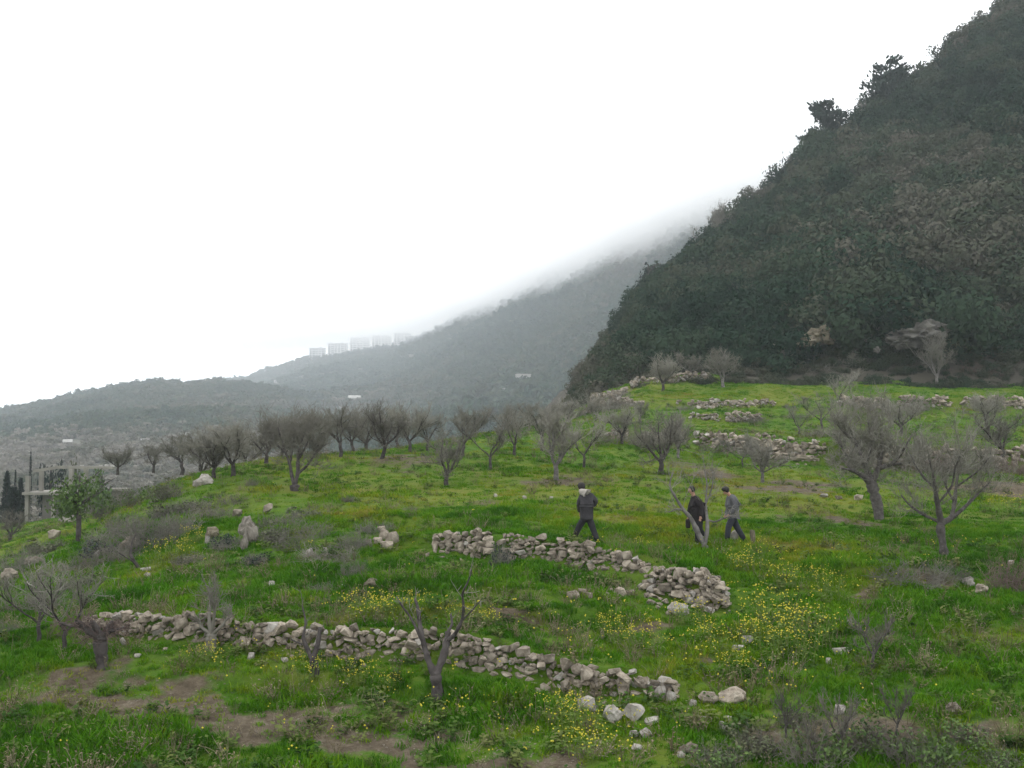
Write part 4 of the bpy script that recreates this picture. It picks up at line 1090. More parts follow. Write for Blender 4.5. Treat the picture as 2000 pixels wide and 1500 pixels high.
bush(1780, 802, 70, 34, 'dark', "dark bush in the broken line of stones under the tall pale tree", 0)
bush(1930, 802, 80, 34, 'dark', "dark bush at the far end of the broken line of stones", 1)
bush(1700, 800, 90, 30, 'grey', "grey bush at the near end of the broken line of stones", 1)
bush(1215, 798, 90, 22, 'dark', "low dark bramble beside the small broken wall", 0)
bush(1340, 800, 40, 14, 'dark', "small dark bramble at the end of the straight thin wall", 1)
bush(1460, 825, 100, 18, 'grey', "low grey bush on the lower short wall", 0)
bush(1260, 868, 110, 44, 'dark', "dark bush mass on the ruined wall behind the straight dark trunk", 0)
bush(1190, 866, 70, 36, 'grey', "grey bush mass at the outer end of the ruined wall", 1)
bush(1400, 884, 80, 26, 'grey', "grey bush sprawling over the ruined wall centre", 1)
bush(1600, 735, 160, 34, 'dark', "dark thicket at the wood edge below the yellowish rocks", 0)
bush(1750, 734, 160, 40, 'dark', "dark thicket at the wood edge below the grey cliff", 1)
bush(1900, 742, 180, 40, 'red', "reddish brown thicket at the wood edge near the frame edge", 0)
bush(1460, 722, 120, 44, 'grey', "grey thicket behind the rounded pale tree", 0)
bush(1190, 740, 120, 50, 'dark', "dark brown thicket beyond the topmost wall", 0)
bush(1110, 770, 90, 50, 'dark', "dark brown thicket at the outer edge of the terraces", 1)
bush(40, 1115, 90, 50, 'dark', "dark low bramble on the outer bank near the grey outcrop", 0)
bush(60, 1190, 120, 40, 'grey', "wide hazy dry bush behind the outer lowest trees", 1)
bush(10, 1240, 70, 40, 'grey', "dim dry bush at the frame edge along the lowest wall", 0)
G6 = "tangled dry brambles at the bottom edge"
for px, py, w, h, kd, lb, lf in [(1480, 1470, 130, 60, 'grey', "grey twiggy bramble nearest the boulder row at the bottom edge", 1), (1590, 1492, 150, 84, 'grey', "grey bramble in the middle of the bottom edge thicket", 0), (1700, 1462, 150, 70, 'grey', "tall grey bramble behind the middle of the bottom edge thicket", 2),
                         (1800, 1496, 160, 84, 'grey', "leafy grey bramble at the outer half of the bottom edge thicket", 0), (1880, 1450, 110, 50, 'grey', "low bramble at the outer end of the bottom edge thicket", 2), (1560, 1420, 100, 44, 'grey', "thin grey bramble at the upper edge of the bottom thicket", 1), (1400, 1498, 120, 54, 'grey', "leafy bramble at the inner end of the bottom edge thicket", 0), (1950, 1496, 100, 44, 'grey', "green leaved bramble at the bottom corner", 2)]:
    bush(px, py, w, h, kd, lb, px % 2, G6, leaf=lf)
for px, py, top, kd, v, lb in [(1535, 1440, 1345, 'young', 0, "thin pale sapling at the inner side of the bottom thicket"), (1640, 1478, 1350, 'young', 0, "tall thin sapling in the middle of the bottom thicket"), (1752, 1440, 1335, 'young', 0, "thin grey sapling behind the bottom thicket"), (1590, 1496, 1400, 'young', 0, "bare sapling at the bottom edge in front of the grey bramble")]:
    tree(px, py, top, kd, lb, v, .7)
G8 = "dry olive brush on the outer bank"
for px, py, w, h, kd, lb, lf in [(380, 1000, 80, 36, 'dark', "olive brush on the bank right under the white jagged rock", 1), (445, 1070, 70, 40, 'dark', "dark olive brush on the valley side of the tall rock outcrop", 3), (540, 1058, 80, 44, 'dark', "dark olive brush on the uphill side of the tall rock outcrop", 1), (200, 1085, 90, 40, 'dark', "dark olive brush around the upright yellowish stone", 3), (165, 1150, 100, 40, 'dark', "olive brush behind the hazy outer trees", 1), (90, 1080, 90, 34, 'dark', "dark olive brush before the green leafy tree", 1),
                                 (600, 1015, 90, 30, 'dark', "olive brush at the top of the bank below the forked tree", 1), (330, 1010, 90, 40, 'dark', "olive brush at the top of the largest thicket", 1), (500, 1100, 60, 26, 'dark', "small olive brush below the tall rock outcrop", 3), (370, 1100, 70, 24, 'dark', "small olive brush beside the large yellow plant", 1)]:
    bush(px, py, w, h, kd, lb, px % 2, G8, leaf=lf, name="olive_brush")
G7 = "green bushes on the outer bank"
bush(325, 975, 70, 50, 'grey', "yellow green leafy bush on the crest of the bank", 0, G7, 1, name="green_bush")
bush(268, 985, 80, 46, 'grey', "dark green bush on the crest beside the ruin", 1, G7, 0, name="green_bush")
bush(205, 1010, 70, 50, 'grey', "green bush at the foot of the leafy tree", 0, G7, 0, name="green_bush")

# ------------------------------------------------------------------ leafy trees, conifers, pines
def leafy_tree(p, h, w, label, leafmat, seed, name="leafy_tree", trunk_h=0.35, group=None, nleaf=900, squash=1.0, size=.075, blobs=9, lean=0.0):
    g = np.random.default_rng(seed)
    e = empty(name, p); tag(e, label, "tree", group)
    tr = MB(); tr.tube([[0, 0, -.3], [lean * .3, 0, h * .3], [lean * .7, 0, h * .6], [lean, 0, h * .85]], [h * .035, h * .03, h * .02, h * .008], 7)
    for _ in range(6):
        z = g.uniform(.3, .75) * h; a = g.uniform(0, 6.28)
        tr.tube(bend([lean * z / h, 0, z], [math.cos(a), math.sin(a), .6], w * .45, 4, .1, .25, g), np.linspace(h * .014, h * .004, 5), 5)
    obj("trunk", tr.mesh("trunk", [BARK], True), e)
    c = obj("crown", leaf_cloud(nleaf, size, seed, squash, blobs, 0.35, leafmat), e)
    c.scale = (w / 1.9, w / 1.9, h * (1 - trunk_h) / 1.35); c.location = (lean, 0, h * trunk_h)
    return e

def cone_tree(p, h, w, label, mat, seed, group=None, name="cypress_tree", nleaf=900):
    g = np.random.default_rng(seed)
    e = empty(name, p); tag(e, label, "tree", group)
    tr = MB(); tr.tube([[0, 0, -.3], [0, 0, h * .5], [0, 0, h * .95]], [w * .1, w * .06, w * .01], 6)
    obj("trunk", tr.mesh("trunk", [BARK], True), e)
    t = g.random(nleaf) ** 0.8; a = g.uniform(0, 6.28, nleaf)
    prof = np.where(t < .12, .55 + t * 3.5, (1 - t) ** 0.75 * 1.08)
    r = w / 2 * prof * (0.55 + .45 * g.random(nleaf)) * (1 + .18 * np.sin(a * 3 + t * 25))
    c = np.stack([np.cos(a) * r, np.sin(a) * r, h * (.04 + .96 * t)], 1)
    d = np.stack([np.cos(a), np.sin(a), np.full(nleaf, 1.0)], 1) + g.normal(0, .3, (nleaf, 3)); d /= np.linalg.norm(d, axis=1)[:, None]
    b = np.cross(d, g.normal(0, 1, (nleaf, 3))); b /= np.linalg.norm(b, axis=1)[:, None]
    s = w * .10 * g.uniform(.6, 1.4, nleaf)[:, None]
    V = np.stack([c - d * s, c + b * s * .6, c + d * s * 1.6, c - b * s * .6], 1).reshape(-1, 3)
    obj("crown", mesh_np("crown", V, np.arange(nleaf * 4).reshape(-1, 4), [mat]), e)
    return e

def drop(px, d):
    """a point on whatever ground lies at this column and distance"""
    x = float(ray(px, 900)[0]) * d
    z = float(H0(np.array([x]), np.array([min(d, 128.0)]))[0]) if d < 125 else float(valley_z(np.array([x]), np.array([d]))[0])
    return Vector((x, d, max(z, float(valley_z(np.array([x]), np.array([float(d)]))[0]))))

def h_for(px, top, p):
    return float(ray(px, top)[1]) * p.y - p.z

CG = "dark conifers beside the unfinished building"
for px, top, d, w, lb in [(60, 882, 104, 11, "tallest slender cypress standing inside the unfinished building"), (15, 922, 100, 30, "dark conifer at the frame edge, shorter of the pair in front"), (42, 935, 98, 26, "dark conifer between the frame edge and the tall cypress"), (-14, 930, 102, 36, "dark conifer cut by the frame edge"), (31, 918, 118, 11, "thin dark spire behind the conifer group"), (28, 955, 96, 44, "broad low dark conifer in front of the group")]:
    p = drop(px, d)
    cone_tree(p, h_for(px, top, p), w * ppm(d), lb, DARKLEAF, px + 77, CG)
p = hit(153, 1062); leafy_tree(p, h_for(150, 905, p), 120 * ppm(p.y), "green leafy tree with a dark trunk in front of the unfinished building", GREENLEAF, 31, nleaf=1500, size=.055, trunk_h=.32)
p = drop(100, 100); leafy_tree(p, h_for(100, 886, p), 50 * ppm(p.y), "dark broadleaf tree rising behind the unfinished building roof", DARKLEAF, 32, trunk_h=.3, nleaf=700)
p = drop(142, 100); leafy_tree(p, h_for(142, 882, p), 40 * ppm(p.y), "olive toned tree behind the leafy green tree", OLIVELEAF, 33, trunk_h=.3, nleaf=700)
p = drop(200, 92); leafy_tree(p, h_for(205, 905, p), 70 * ppm(p.y), "bluish green tree behind the ruin's far wing", GREENLEAF, 34, trunk_h=.25, nleaf=700)

def pine(p, h, w, label, seed, lean=0.0, mat=PINELEAF):
    """an open wind-bent pine: layered needle sprays on bare limbs"""
    g = np.random.default_rng(seed)
    e = empty("pine_tree", p); tag(e, label, "tree", "pines on the skyline of the wooded hill")
    tr = MB(); tx = lambda z: lean * h * (z / h) ** 1.5
    zz = np.linspace(-.5, h * .96, 7)
    tr.tube(np.stack([tx(np.maximum(zz, 0)), 0 * zz, zz], 1), np.linspace(h * .03, h * .006, 7), 6)
    cs, ds = [], []
    for i in range(20):
        z = h * (0.12 + .84 * i / 19); a = g.uniform(0, 6.28); L = w * .55 * (1.15 - .75 * z / h) * g.uniform(.6, 1.15)
        b = bend([tx(z), 0, z], [math.cos(a), math.sin(a) * .8, .22], L, 5, .12, .2, g)
        tr.tube(b, np.linspace(h * .009, h * .003, 6), 4)
        for k in range(90):
            t = g.uniform(.35, 1.05); q = b[0] + (b[-1] - b[0]) * t
            cs.append(q + g.normal(0, 1, 3) * [w * .055, w * .055, w * .026]); ds.append([math.cos(a) * .7, math.sin(a) * .7, .7])
    cs = np.array(cs); ds = np.array(ds) + g.normal(0, .5, cs.shape); ds /= np.linalg.norm(ds, axis=1)[:, None]
    bb = np.cross(ds, g.normal(0, 1, cs.shape)); bb /= np.linalg.norm(bb, axis=1)[:, None]
    s = w * .042
    V = np.stack([cs - ds * s, cs + bb * s * .45, cs + ds * s * 1.5, cs - bb * s * .45], 1).reshape(-1, 3)
    obj("trunk", tr.mesh("trunk", [BARK], True), e)
    obj("crown", mesh_np("crown", V, np.arange(len(V)).reshape(-1, 4), [mat]), e)
    return e
def ridge_pt(px, dd=-4):
    a = float(ray(px, 300)[0]); D = float(np.interp(a, MOUNT.ax, MOUNT.dd)) + dd
    return Vector((a * D, D, float(MOUNT.z(np.array([a * D]), np.array([D]))[0])))
for px, top, w, lb, sd_, ln in [(1745, 132, 84, "higher of the two pines leaning out on the skyline", 1, -.15), (1612, 212, 88, "lower pine with upturned tips on the skyline", 2, .1)]:
    p = ridge_pt(px) - Vector((0, 0, 1.0)); pine(p, h_for(px, top, p), w * 1.35 * ppm(p.y), lb, sd_, ln)
HG = "trees one can tell apart on the wooded hill"
for px, top, w, lb, mt, sd_ in [(1264, 502, 60, "dark open crowned tree jutting out low on the skyline", DARKLEAF, 3), (1305, 520, 30, "small round tree beside the jutting dark tree", OLIVELEAF, 4), (1545, 292, 40, "round dark tree on the skyline below the lower pine", DARKLEAF, 5), (1515, 345, 44, "dark bushy tree on the skyline under the round one", DARKLEAF, 6), (1455, 392, 50, "wide dark tree midway down the skyline", DARKLEAF, 7), (1870, 56, 60, "dark bulging tree high on the skyline", DARKLEAF, 8), (1800, 128, 40, "small dark tree on the skyline above the higher pine", DARKLEAF, 9)]:
    p = ridge_pt(px, -5); h = max(h_for(px, top, p), 2.5)
    leafy_tree(p, h, w * ppm(p.y), lb, mt, sd_ + 60, "hillside_tree", .15, HG, 520, 1.0, .09)
for px, top, kind, lb, v in [(1398, 412, 'grey', "leafless pale tree sticking up on the lower skyline", 0), (1412, 404, 'grey', "taller leafless tree of the pair on the lower skyline", 1), (1488, 358, 'thin', "thin leafless tree on the skyline below the dark bushy tree", 0), (1690, 196, 'grey', "leafless tree on the skyline between the two pines", 1), (1365, 448, 'thin', "small bare snag on the skyline above the jutting tree", 1)]:
    p = ridge_pt(px, -3); k = h_for(px, top, p) / PROTO[kind][v][2]
    e = empty("hillside_tree", p, rnd.uniform(0, 6), k); tag(e, lb, "tree", HG)
    obj("trunk", PROTO[kind][v][0], e); obj("crown", PROTO[kind][v][1], e)
for px, py, top, w, lb, mt, sd_ in [(1735, 575, 508, 90, "pale olive crown standing out in the lower wood", OLIVELEAF, 90), (1585, 610, 555, 80, "dark rounded crown low in the wood", SCRUB, 91), (1850, 690, 640, 80, "brownish tree at the foot of the wood under the cliff end", OLIVELEAF, 92), (1680, 390, 335, 90, "greener crown in the middle of the wooded hill", PINELEAF, 93), (1900, 470, 415, 90, "dark crown high in the wooded hill near the frame edge", DARKLEAF, 94), (1440, 600, 550, 80, "bluish dark crown in the lower wood near the skyline tree", PINELEAF, 95)]:
    p = hill_pt(px, py, lift=0.5)
    leafy_tree(p, (py - top) * ppm(p.y), w * ppm(p.y), lb, mt if mt is not SCRUB else DARKLEAF, sd_, "hillside_tree", .1, HG, 700, 1.0, .075)
for px, top, d, w, lb in [(218, 748, 1126, 7, "single tiny spire tree on the low hill skyline"), (112, 774, 1138, 12, "small tree on the lower end of the low hill skyline")]:
    a = float(ray(px, 760)[0]); p = Vector((a * d, d, float(LEFT.z(np.array([a * d]), np.array([float(d)]))[0])))
    cone_tree(p, max(h_for(px, top, p), 5), w * ppm(d) * 1.2, lb, DARKLEAF, px, "trees on the far skyline", nleaf=300)
# ------------------------------------------------------------------ the unfinished concrete building by the conifers
D_B = 92.0
kb = ppm(D_B)
B0 = at(49, 1018, D_B)
ub = empty("unfinished_building", B0); tag(ub, "bare concrete skeleton of an unfinished two storey building among conifers", "building")
def bl(px, py, dy=0.0): return ((px - 49) * kb, dy, (1018 - py) * kb)
def bpart(name, px0, py0, px1, py1, dy, dep, mat):
    m = MB(); x0, _, z1 = bl(px0, py0); x1, _, z0 = bl(px1, py1)
    m.box(((x0 + x1) / 2, dy + dep / 2, (z0 + z1) / 2), (x1 - x0, dep, z1 - z0))
    return obj(name, m.mesh(name, [mat]), ub)
for px, y0, y1, dy in [(46.5, 967.2, 1045, 0), (67, 967.2, 1045, 3.5), (98, 967.2, 1045, 0), (120, 967.2, 1045, 3.5), (46.5, 931, 961.8, 0), (60.5, 922, 961.8, 1.2), (98, 917, 961.8, 3.5), (150, 917, 961.8, 1.0)]:
    bpart("column", px, y0, px + 7, y1, dy + .1, .36, CONC)
bpart("floor_slab", 44, 962, 135, 967, -.25, 4.2, CONC)
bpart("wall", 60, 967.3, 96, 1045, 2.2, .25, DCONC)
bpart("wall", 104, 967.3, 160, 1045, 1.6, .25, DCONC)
bpart("door_shade_panel", 78, 972, 95, 1000, 2.16, .03, PANE)  # dark sheet on the solid wall, painting the shade of an opening
rb = MB()
x0, _, z0 = bl(64, 921); x1, _, z1 = bl(112, 913.5); x2, _, z2 = bl(218, 914.5)
for (xa, za), (xb, zb) in [((x0, z0), (x1, z1)), ((x1 + .01, z1), (x2, z2))]:
    V = [(xa, y, za + s) for y in (-.2, .3) for s in (-.13, .13)] + [(xb, y, zb + s) for y in (-.2, .3) for s in (-.13, .13)]
    rb.add(V, [(0, 1, 3, 2), (4, 6, 7, 5), (0, 4, 5, 1), (2, 3, 7, 6), (0, 2, 6, 4), (1, 5, 7, 3)])
obj("roof_slab", rb.mesh("roof_slab", [CONC]), ub)
for i, px in enumerate((156, 193, 204, 216)):
    m = MB(); x, _, z = bl(px, 911); m.box((x, 0.1, z), (.30, .4, .22), 0.2, .03); obj("block", m.mesh("block", [PLASTER]), ub)
# the far wing
bpart("wall", 166, 963, 214, 1040, 4.0, .3, CONC)
bpart("roof_slab", 160, 958.5, 218, 962.8, 3.4, 1.2, CONC)
wf = bpart("window", 184, 975, 191, 990, 3.95, .04, PANE)

# ------------------------------------------------------------------ apartment blocks on the misty ridge
def ridge_far(px, hill, dd):
    a = float(ray(px, 690)[0]); D = float(np.interp(a, hill.ax, hill.dd)) + dd
    return Vector((a * D, D, float(hill.z(np.array([a * D]), np.array([D]))[0])))
for px0, px1, top, lb in [(604, 634, 680, "lowest and faintest block of flats at the open end of the ridge"), (640, 678, 671, "pale block of flats second from the open end of the ridge"), (683, 722, 660, "tall pale block of flats with clear window rows on the ridge"), (726, 764, 656, "wide block of flats in the middle of the ridge row"), (769, 803, 651, "pale block of flats closest to the wooded rise of the ridge")]:
    pc = ridge_far((px0 + px1) / 2, FAR, -40); k = ppm(pc.y)
    W = (px1 - px0) * k; Hh = float(ray(px0, top)[1]) * pc.y - pc.z
    e = empty("apartment_block", pc); tag(e, lb, "building", "blocks of flats on the ridge")
    m = MB(); m.box((0, 7, Hh / 2 - 6), (W, 14, Hh + 12)); obj("wall", m.mesh("wall", [FLATS]), e)
    m = MB(); m.box((0, 7, Hh + .35), (W + .8, 14.8, .7)); obj("roof", m.mesh("roof", [ROOF]), e)
    m = MB(); m.box((W * .2, 8, Hh + 2.0), (4, 4, 2.6)); obj("stair_head", m.mesh("stair_head", [PLASTER]), e)
    fh = 4.4; nf = max(3, int(Hh / fh)); nw = max(4, int(W / 6.0)); wm, bm_ = MB(), MB()
    for f in range(nf):
        for q in range(nw):
            x = -W / 2 + (q + .5) * W / nw; z = Hh - (f + .55) * fh
            if (q % 3) == 1:
                bm_.box((x, -.7, z - 1.1), (W / nw * .95, 1.4, .9))
                wm.box((x, -.04, z + .1), (W / nw * .8, .1, 2.3))
            else:
                wm.box((x, -.04, z), (2.6, .1, 2.2))
    w = obj("window", wm.mesh("window", [PANE]), e); w["kind"] = "stuff"
    b = obj("balcony", bm_.mesh("balcony", [FLATS]), e); b["kind"] = "stuff"

def far_house(px, py, w, h, hill, d0, d1, label, gable=True, rz=0.3, group="pale houses on the far slopes"):
    p = hill_pt(px, py, hill, d0, d1); k = ppm(p.y); W, Hh = w * k, h * k
    e = empty("house", p, rz); tag(e, label, "house", group)
    wh = Hh * (.62 if gable else .92); dp = W * .7
    m = MB(); m.box((0, 0, wh / 2 - 1), (W, dp, wh + 2)); obj("wall", m.mesh("wall", [PLASTER]), e)
    m = MB()
    if gable:
        V = [(-W * .55, -dp * .6, wh), (W * .55, -dp * .6, wh), (W * .55, dp * .6, wh), (-W * .55, dp * .6, wh), (-W * .55, 0, Hh), (W * .55, 0, Hh)]
        m.add(V, [(0, 1, 5, 4), (2, 3, 4, 5), (0, 3, 2, 1)], [(0, 4, 3), (1, 2, 5)])
    else: m.box((0, 0, wh + Hh * .03), (W * 1.05, dp * 1.05, Hh * .06))
    obj("roof", m.mesh("roof", [PLASTER if gable else ROOF]), e)
    for q in (-.25, .25):
        m = MB(); m.box((W * q, -dp / 2 - .03, wh * .55), (W * .14, .1, wh * .35)); obj("window", m.mesh("window", [PANE]), e)
    return e
far_house(692, 786, 22, 14, FAR, 430, 2100, "white gabled house on the slope above the orchard crest")
far_house(661, 806, 14, 12, FAR, 430, 2100, "small pale house lower on the slope beside the white gabled one", True)
far_house(1022, 752, 26, 22, FAR, 430, 1500, "pale tall house high on the slope near the wood edge", False)
far_house(986, 772, 16, 14, FAR, 430, 1500, "small pale house below the tall one near the wood edge", False, -.2)
far_house(541, 748, 12, 6, FAR, 600, 2100, "tiny white house far off in the dip between the hills", False)
far_house(346, 794, 8, 7, LEFT, 340, 1150, "tiny white house in the middle of the low hill", False)
far_house(335, 822, 6, 6, LEFT, 340, 1150, "tiniest pale hut under the white house of the low hill", False)
far_house(100, 872, 14, 8, LEFT, 335, 1150, "pale hut beside the dome in the valley", True)
far_house(132, 872, 16, 14, LEFT, 335, 1150, "pale broken house by the valley edge", True)
far_house(283, 868, 16, 12, LEFT, 335, 1150, "pale house at the valley edge under the low hill", False)
far_house(366, 858, 8, 14, LEFT, 335, 1150, "narrow pale house at the valley edge behind the crest trees", False)
p = hill_pt(62, 874, LEFT, 335, 1150); k = ppm(p.y)
bm = bmesh.new(); bmesh.ops.create_uvsphere(bm, u_segments=20, v_segments=10, radius=1.0)
for v in bm.verts:
    if v.co.z < 0: v.co.z *= .3
    v.co = Vector((v.co.x * 13 * k, v.co.y * 9 * k, v.co.z * 8 * k))
me = bpy.data.meshes.new("dome"); bm.to_mesh(me); bm.free(); me.materials.append(PLASTER)
de = empty("domed_shelter", p); tag(de, "pale domed shelter in the valley behind the tall cypress", "shelter")
obj("roof", me, de); m = MB(); m.tube([(0, 0, -2), (0, 0, .5 * k)], [12 * k, 12 * k], 16, False); obj("wall", m.mesh("wall", [CONC]), de)

# ------------------------------------------------------------------ people
def skin_mesh(name, J, bones, root, mat, sub=2):
    keys = list(J)
    me = bpy.data.meshes.new(name); me.from_pydata([J[k][0] for k in keys], [(keys.index(a), keys.index(b)) for a, b in bones], [])
    o = bpy.data.objects.new(name, me); COL.objects.link(o)
    sk = o.modifiers.new("skin", 'SKIN'); sk.use_smooth_shade = True
    ss = o.modifiers.new("sub", 'SUBSURF'); ss.levels = sub; ss.render_levels = sub
    if not me.skin_vertices: 
        bpy.context.view_layer.objects.active = o
        me.skin_vertices.new() if hasattr(me.skin_vertices, "new") else bpy.ops.mesh.customdata_skin_add()
    for k, sv in zip(keys, me.skin_vertices[0].data):
        r = J[k][1]; sv.radius = r if isinstance(r, tuple) else (r, r); sv.use_root = (k == root)
    dg = bpy.context.evaluated_depsgraph_get()
    out = bpy.data.meshes.new_from_object(o.evaluated_get(dg)); out.name = name
    bpy.data.objects.remove(o); bpy.data.meshes.remove(me)
    out.materials.clear(); out.materials.append(mat)
    out.polygons.foreach_set("use_smooth", [True] * len(out.polygons))
    return out

SKIN = simple("skin", [(0.3, (0.33, 0.185, 0.13)), (0.7, (0.42, 0.25, 0.18))], 6.0, 0.6, spec=.3)
HAIR = simple("dark_hair", [(0.3, (0.012, 0.011, 0.011)), (0.7, (0.03, 0.027, 0.025))], 14.0, 0.7)
EYE = simple("eye", [(0.3, (0.02, 0.015, 0.012)), (0.7, (0.04, 0.03, 0.025))], 10.0, 0.3)
def cloth(n, a, b, s=5.0): return simple(n, [(0.3, a), (0.7, b)], s, 0.95, 0, 0.4)
CL = {'jk1': cloth("charcoal_jacket", (.022, .021, .024), (.050, .047, .050)), 'hood1': cloth("pale_collar", (.24, .22, .19), (.38, .355, .32), 9), 'tr1': cloth("black_trousers", (.014, .014, .017), (.030, .029, .033)),
      'jk2': cloth("black_jacket", (.014, .012, .013), (.030, .025, .026)), 'jk3': cloth("grey_jacket", (.062, .062, .066), (.115, .115, .12)), 'hem3': cloth("dark_hem", (.03, .03, .034), (.055, .055, .06)),
      'tr3': cloth("slate_trousers", (.020, .022, .030), (.045, .048, .060)), 'cap3': cloth("pale_cap_top", (.33, .32, .31), (.5, .49, .47)), 'shoe': cloth("dark_shoe", (.015, .015, .016), (.04, .038, .036)), 'pshoe': cloth("pale_shoe", (.35, .33, .31), (.5, .48, .45))}

def person(label, bx, by, J, face, jacket, trousers, shoe, extra):
    """J: joint -> (photo x, photo y, depth in metres, radius)"""
    p = hit(bx, by); k = ppm(p.y)
    Q = {n: (Vector(((v[0] - bx) * k, v[2], (by - v[1]) * k)), v[3]) for n, v in J.items()}
    e = empty("person", p); tag(e, label, "person")
    B = {n: (v[0], v[1] * (.75 if n[:2] in ('sh', 'el', 'hi', 'kn', 'an', 'ch', 'wa') or n == 'pelvis' else 1)) for n, v in Q.items()}; bones = [("pelvis", "waist"), ("waist", "chest"), ("chest", "neck"), ("neck", "head"), ("head", "crown")]
    for s in "LR":
        bones += [("chest", "sh" + s), ("sh" + s, "el" + s), ("el" + s, "wr" + s), ("pelvis", "hip" + s), ("hip" + s, "kn" + s), ("kn" + s, "an" + s), ("an" + s, "to" + s)]
        w, el = Q["wr" + s][0], Q["el" + s][0]
        d = (w - el).normalized(); side = d.cross(Vector((0, 1, 0.2))).normalized(); pal = w + d * .07
        B["pa" + s] = (pal, .030); bones.append(("wr" + s, "pa" + s))
        for i in range(5):
            if i == 0: a, c = pal - d * .03 + side * .035, pal + d * .015 + side * .055
            else:
                o_ = side * (.030 - .018 * (i - 1)); a, c = pal + d * .045 + o_, pal + d * (.075 + (.01, .018, .014, 0)[i - 1]) + o_ + d.cross(side) * .02
            B["f%d" % i + s] = (a, .0095); B["g%d" % i + s] = (c, .008)
            bones += [("pa" + s, "f%d" % i + s), ("f%d" % i + s, "g%d" % i + s)]
    hc = Q["head"][0]; f = Vector(face).normalized(); up = (Q["crown"][0] - hc).normalized(); up = (up - f * up.dot(f)).normalized(); sv = f.cross(up).normalized()
    B["jaw"] = (hc + f * .055 - up * .075, .045); bones.append(("head", "jaw"))
    B["nose"] = (hc + f * .108 - up * .02, .014); bones.append(("head", "nose"))
    for s, q in (("L", 1), ("R", -1)):
        B["ear" + s] = (hc + sv * .092 * q - up * .015, .018); bones.append(("head", "ear" + s))
    b = obj("body", skin_mesh("body", B, bones, "pelvis", SKIN), e)
    for q in (1, -1):
        m = bmesh.new(); bmesh.ops.create_icosphere(m, subdivisions=1, radius=.011)
        me = bpy.data.meshes.new("eye"); m.to_mesh(me); m.free(); me.materials.append(EYE)
        obj("eye", me, b, hc + f * .088 + sv * .033 * q + up * .012)
    mm = MB(); mm.box(hc + f * .096 - up * .062, (.03, .03, .010), math.atan2(f.y, f.x)); obj("mouth", mm.mesh("mouth", [EYE]), b)
    # jacket
    JJ = {n: Q[n] for n in ("waist", "chest", "shL", "elL", "shR", "elR")}
    JJ["hem"] = (Q["pelvis"][0] + Vector((0, 0, -extra.get("hem", .04))), extra.get("hr", .185) * 1.18)
    JJ["waist"] = (Q["waist"][0], extra.get("wr", .175) * 1.18); JJ["chest"] = (Q["chest"][0], extra.get("cr", .19) * 1.12); JJ["collar"] = (Q["neck"][0] - Vector((0, 0, .05)), .085)
    JJ["mid"] = ((Q["waist"][0] + Q["chest"][0]) / 2, extra.get("cr", .19) * 1.12)
    bn = [("hem", "waist"), ("waist", "mid"), ("mid", "chest"), ("chest", "collar")]
    for s in "LR":
        JJ["sh" + s] = (Q["sh" + s][0], .115); JJ["el" + s] = (Q["el" + s][0], .09); JJ["cu" + s] = (Q["wr" + s][0] + (Q["wr" + s][0] - Q["el" + s][0]).normalized() * .03, .07)
        bn += [("chest", "sh" + s), ("sh" + s, "el" + s), ("el" + s, "cu" + s)]
    obj("jacket", skin_mesh("jacket", JJ, bn, "waist", jacket), e)
    TJ = {"pelvis": (Q["pelvis"][0], .165), "waist": (Q["pelvis"][0] + Vector((0, 0, .1)), .145)}; bn = [("waist", "pelvis")]
    for s in "LR":
        th = (Q["hip" + s][0] + Q["kn" + s][0]) / 2
        TJ["hip" + s] = (Q["hip" + s][0], .125); TJ["th" + s] = (th, .11); TJ["kn" + s] = (Q["kn" + s][0], .095); TJ["ca" + s] = ((Q["kn" + s][0] + Q["an" + s][0]) / 2, .09); TJ["an" + s] = (Q["an" + s][0] + (Q["an" + s][0] - Q["kn" + s][0]).normalized() * .05, .085)
        bn += [("pelvis", "hip" + s), ("hip" + s, "th" + s), ("th" + s, "kn" + s), ("kn" + s, "ca" + s), ("ca" + s, "an" + s)]
    obj("trousers", skin_mesh("trousers", TJ, bn, "pelvis", trousers), e)
    for s in "LR":
        a, t = Q["an" + s][0], Q["to" + s][0]; hl = a - (t - a) * .25
        SJ = {"a": (a + Vector((0, 0, .0)), .058), "h": (Vector((hl.x, hl.y, t.z + .01)), .05), "m": ((a + t) / 2 + Vector((0, 0, -.01)), .054), "t": (t, .045)}
        obj("shoe", skin_mesh("shoe", SJ, [("a", "m"), ("m", "t"), ("m", "h")], "m", shoe), e)
    # hair or cap: a shell over the back and top of the head
    hm_ = bmesh.new(); bmesh.ops.create_icosphere(hm_, subdivisions=3, radius=1.0)
    for v in hm_.verts:
        c = v.co.copy(); wv = f * c.x + sv * c.y + up * c.z
        fr = c.x
        r = .120 if extra.get("cap") else .110
        t = min(1.0, max(0.0, (.75 - fr + .55 * max(0.0, c.z)) / .7)); t = t * t * (3 - 2 * t)
        v.co = hc + up * .022 - f * .014 + wv * (.078 + (r - .078) * t)
    me = bpy.data.meshes.new("hair"); hm_.to_mesh(me); hm_.free(); me.materials.append(HAIR)
    me.polygons.foreach_set("use_smooth", [True] * len(me.polygons))
    obj(extra.get("hair", "hair"), me, e)
    return e, Q, k

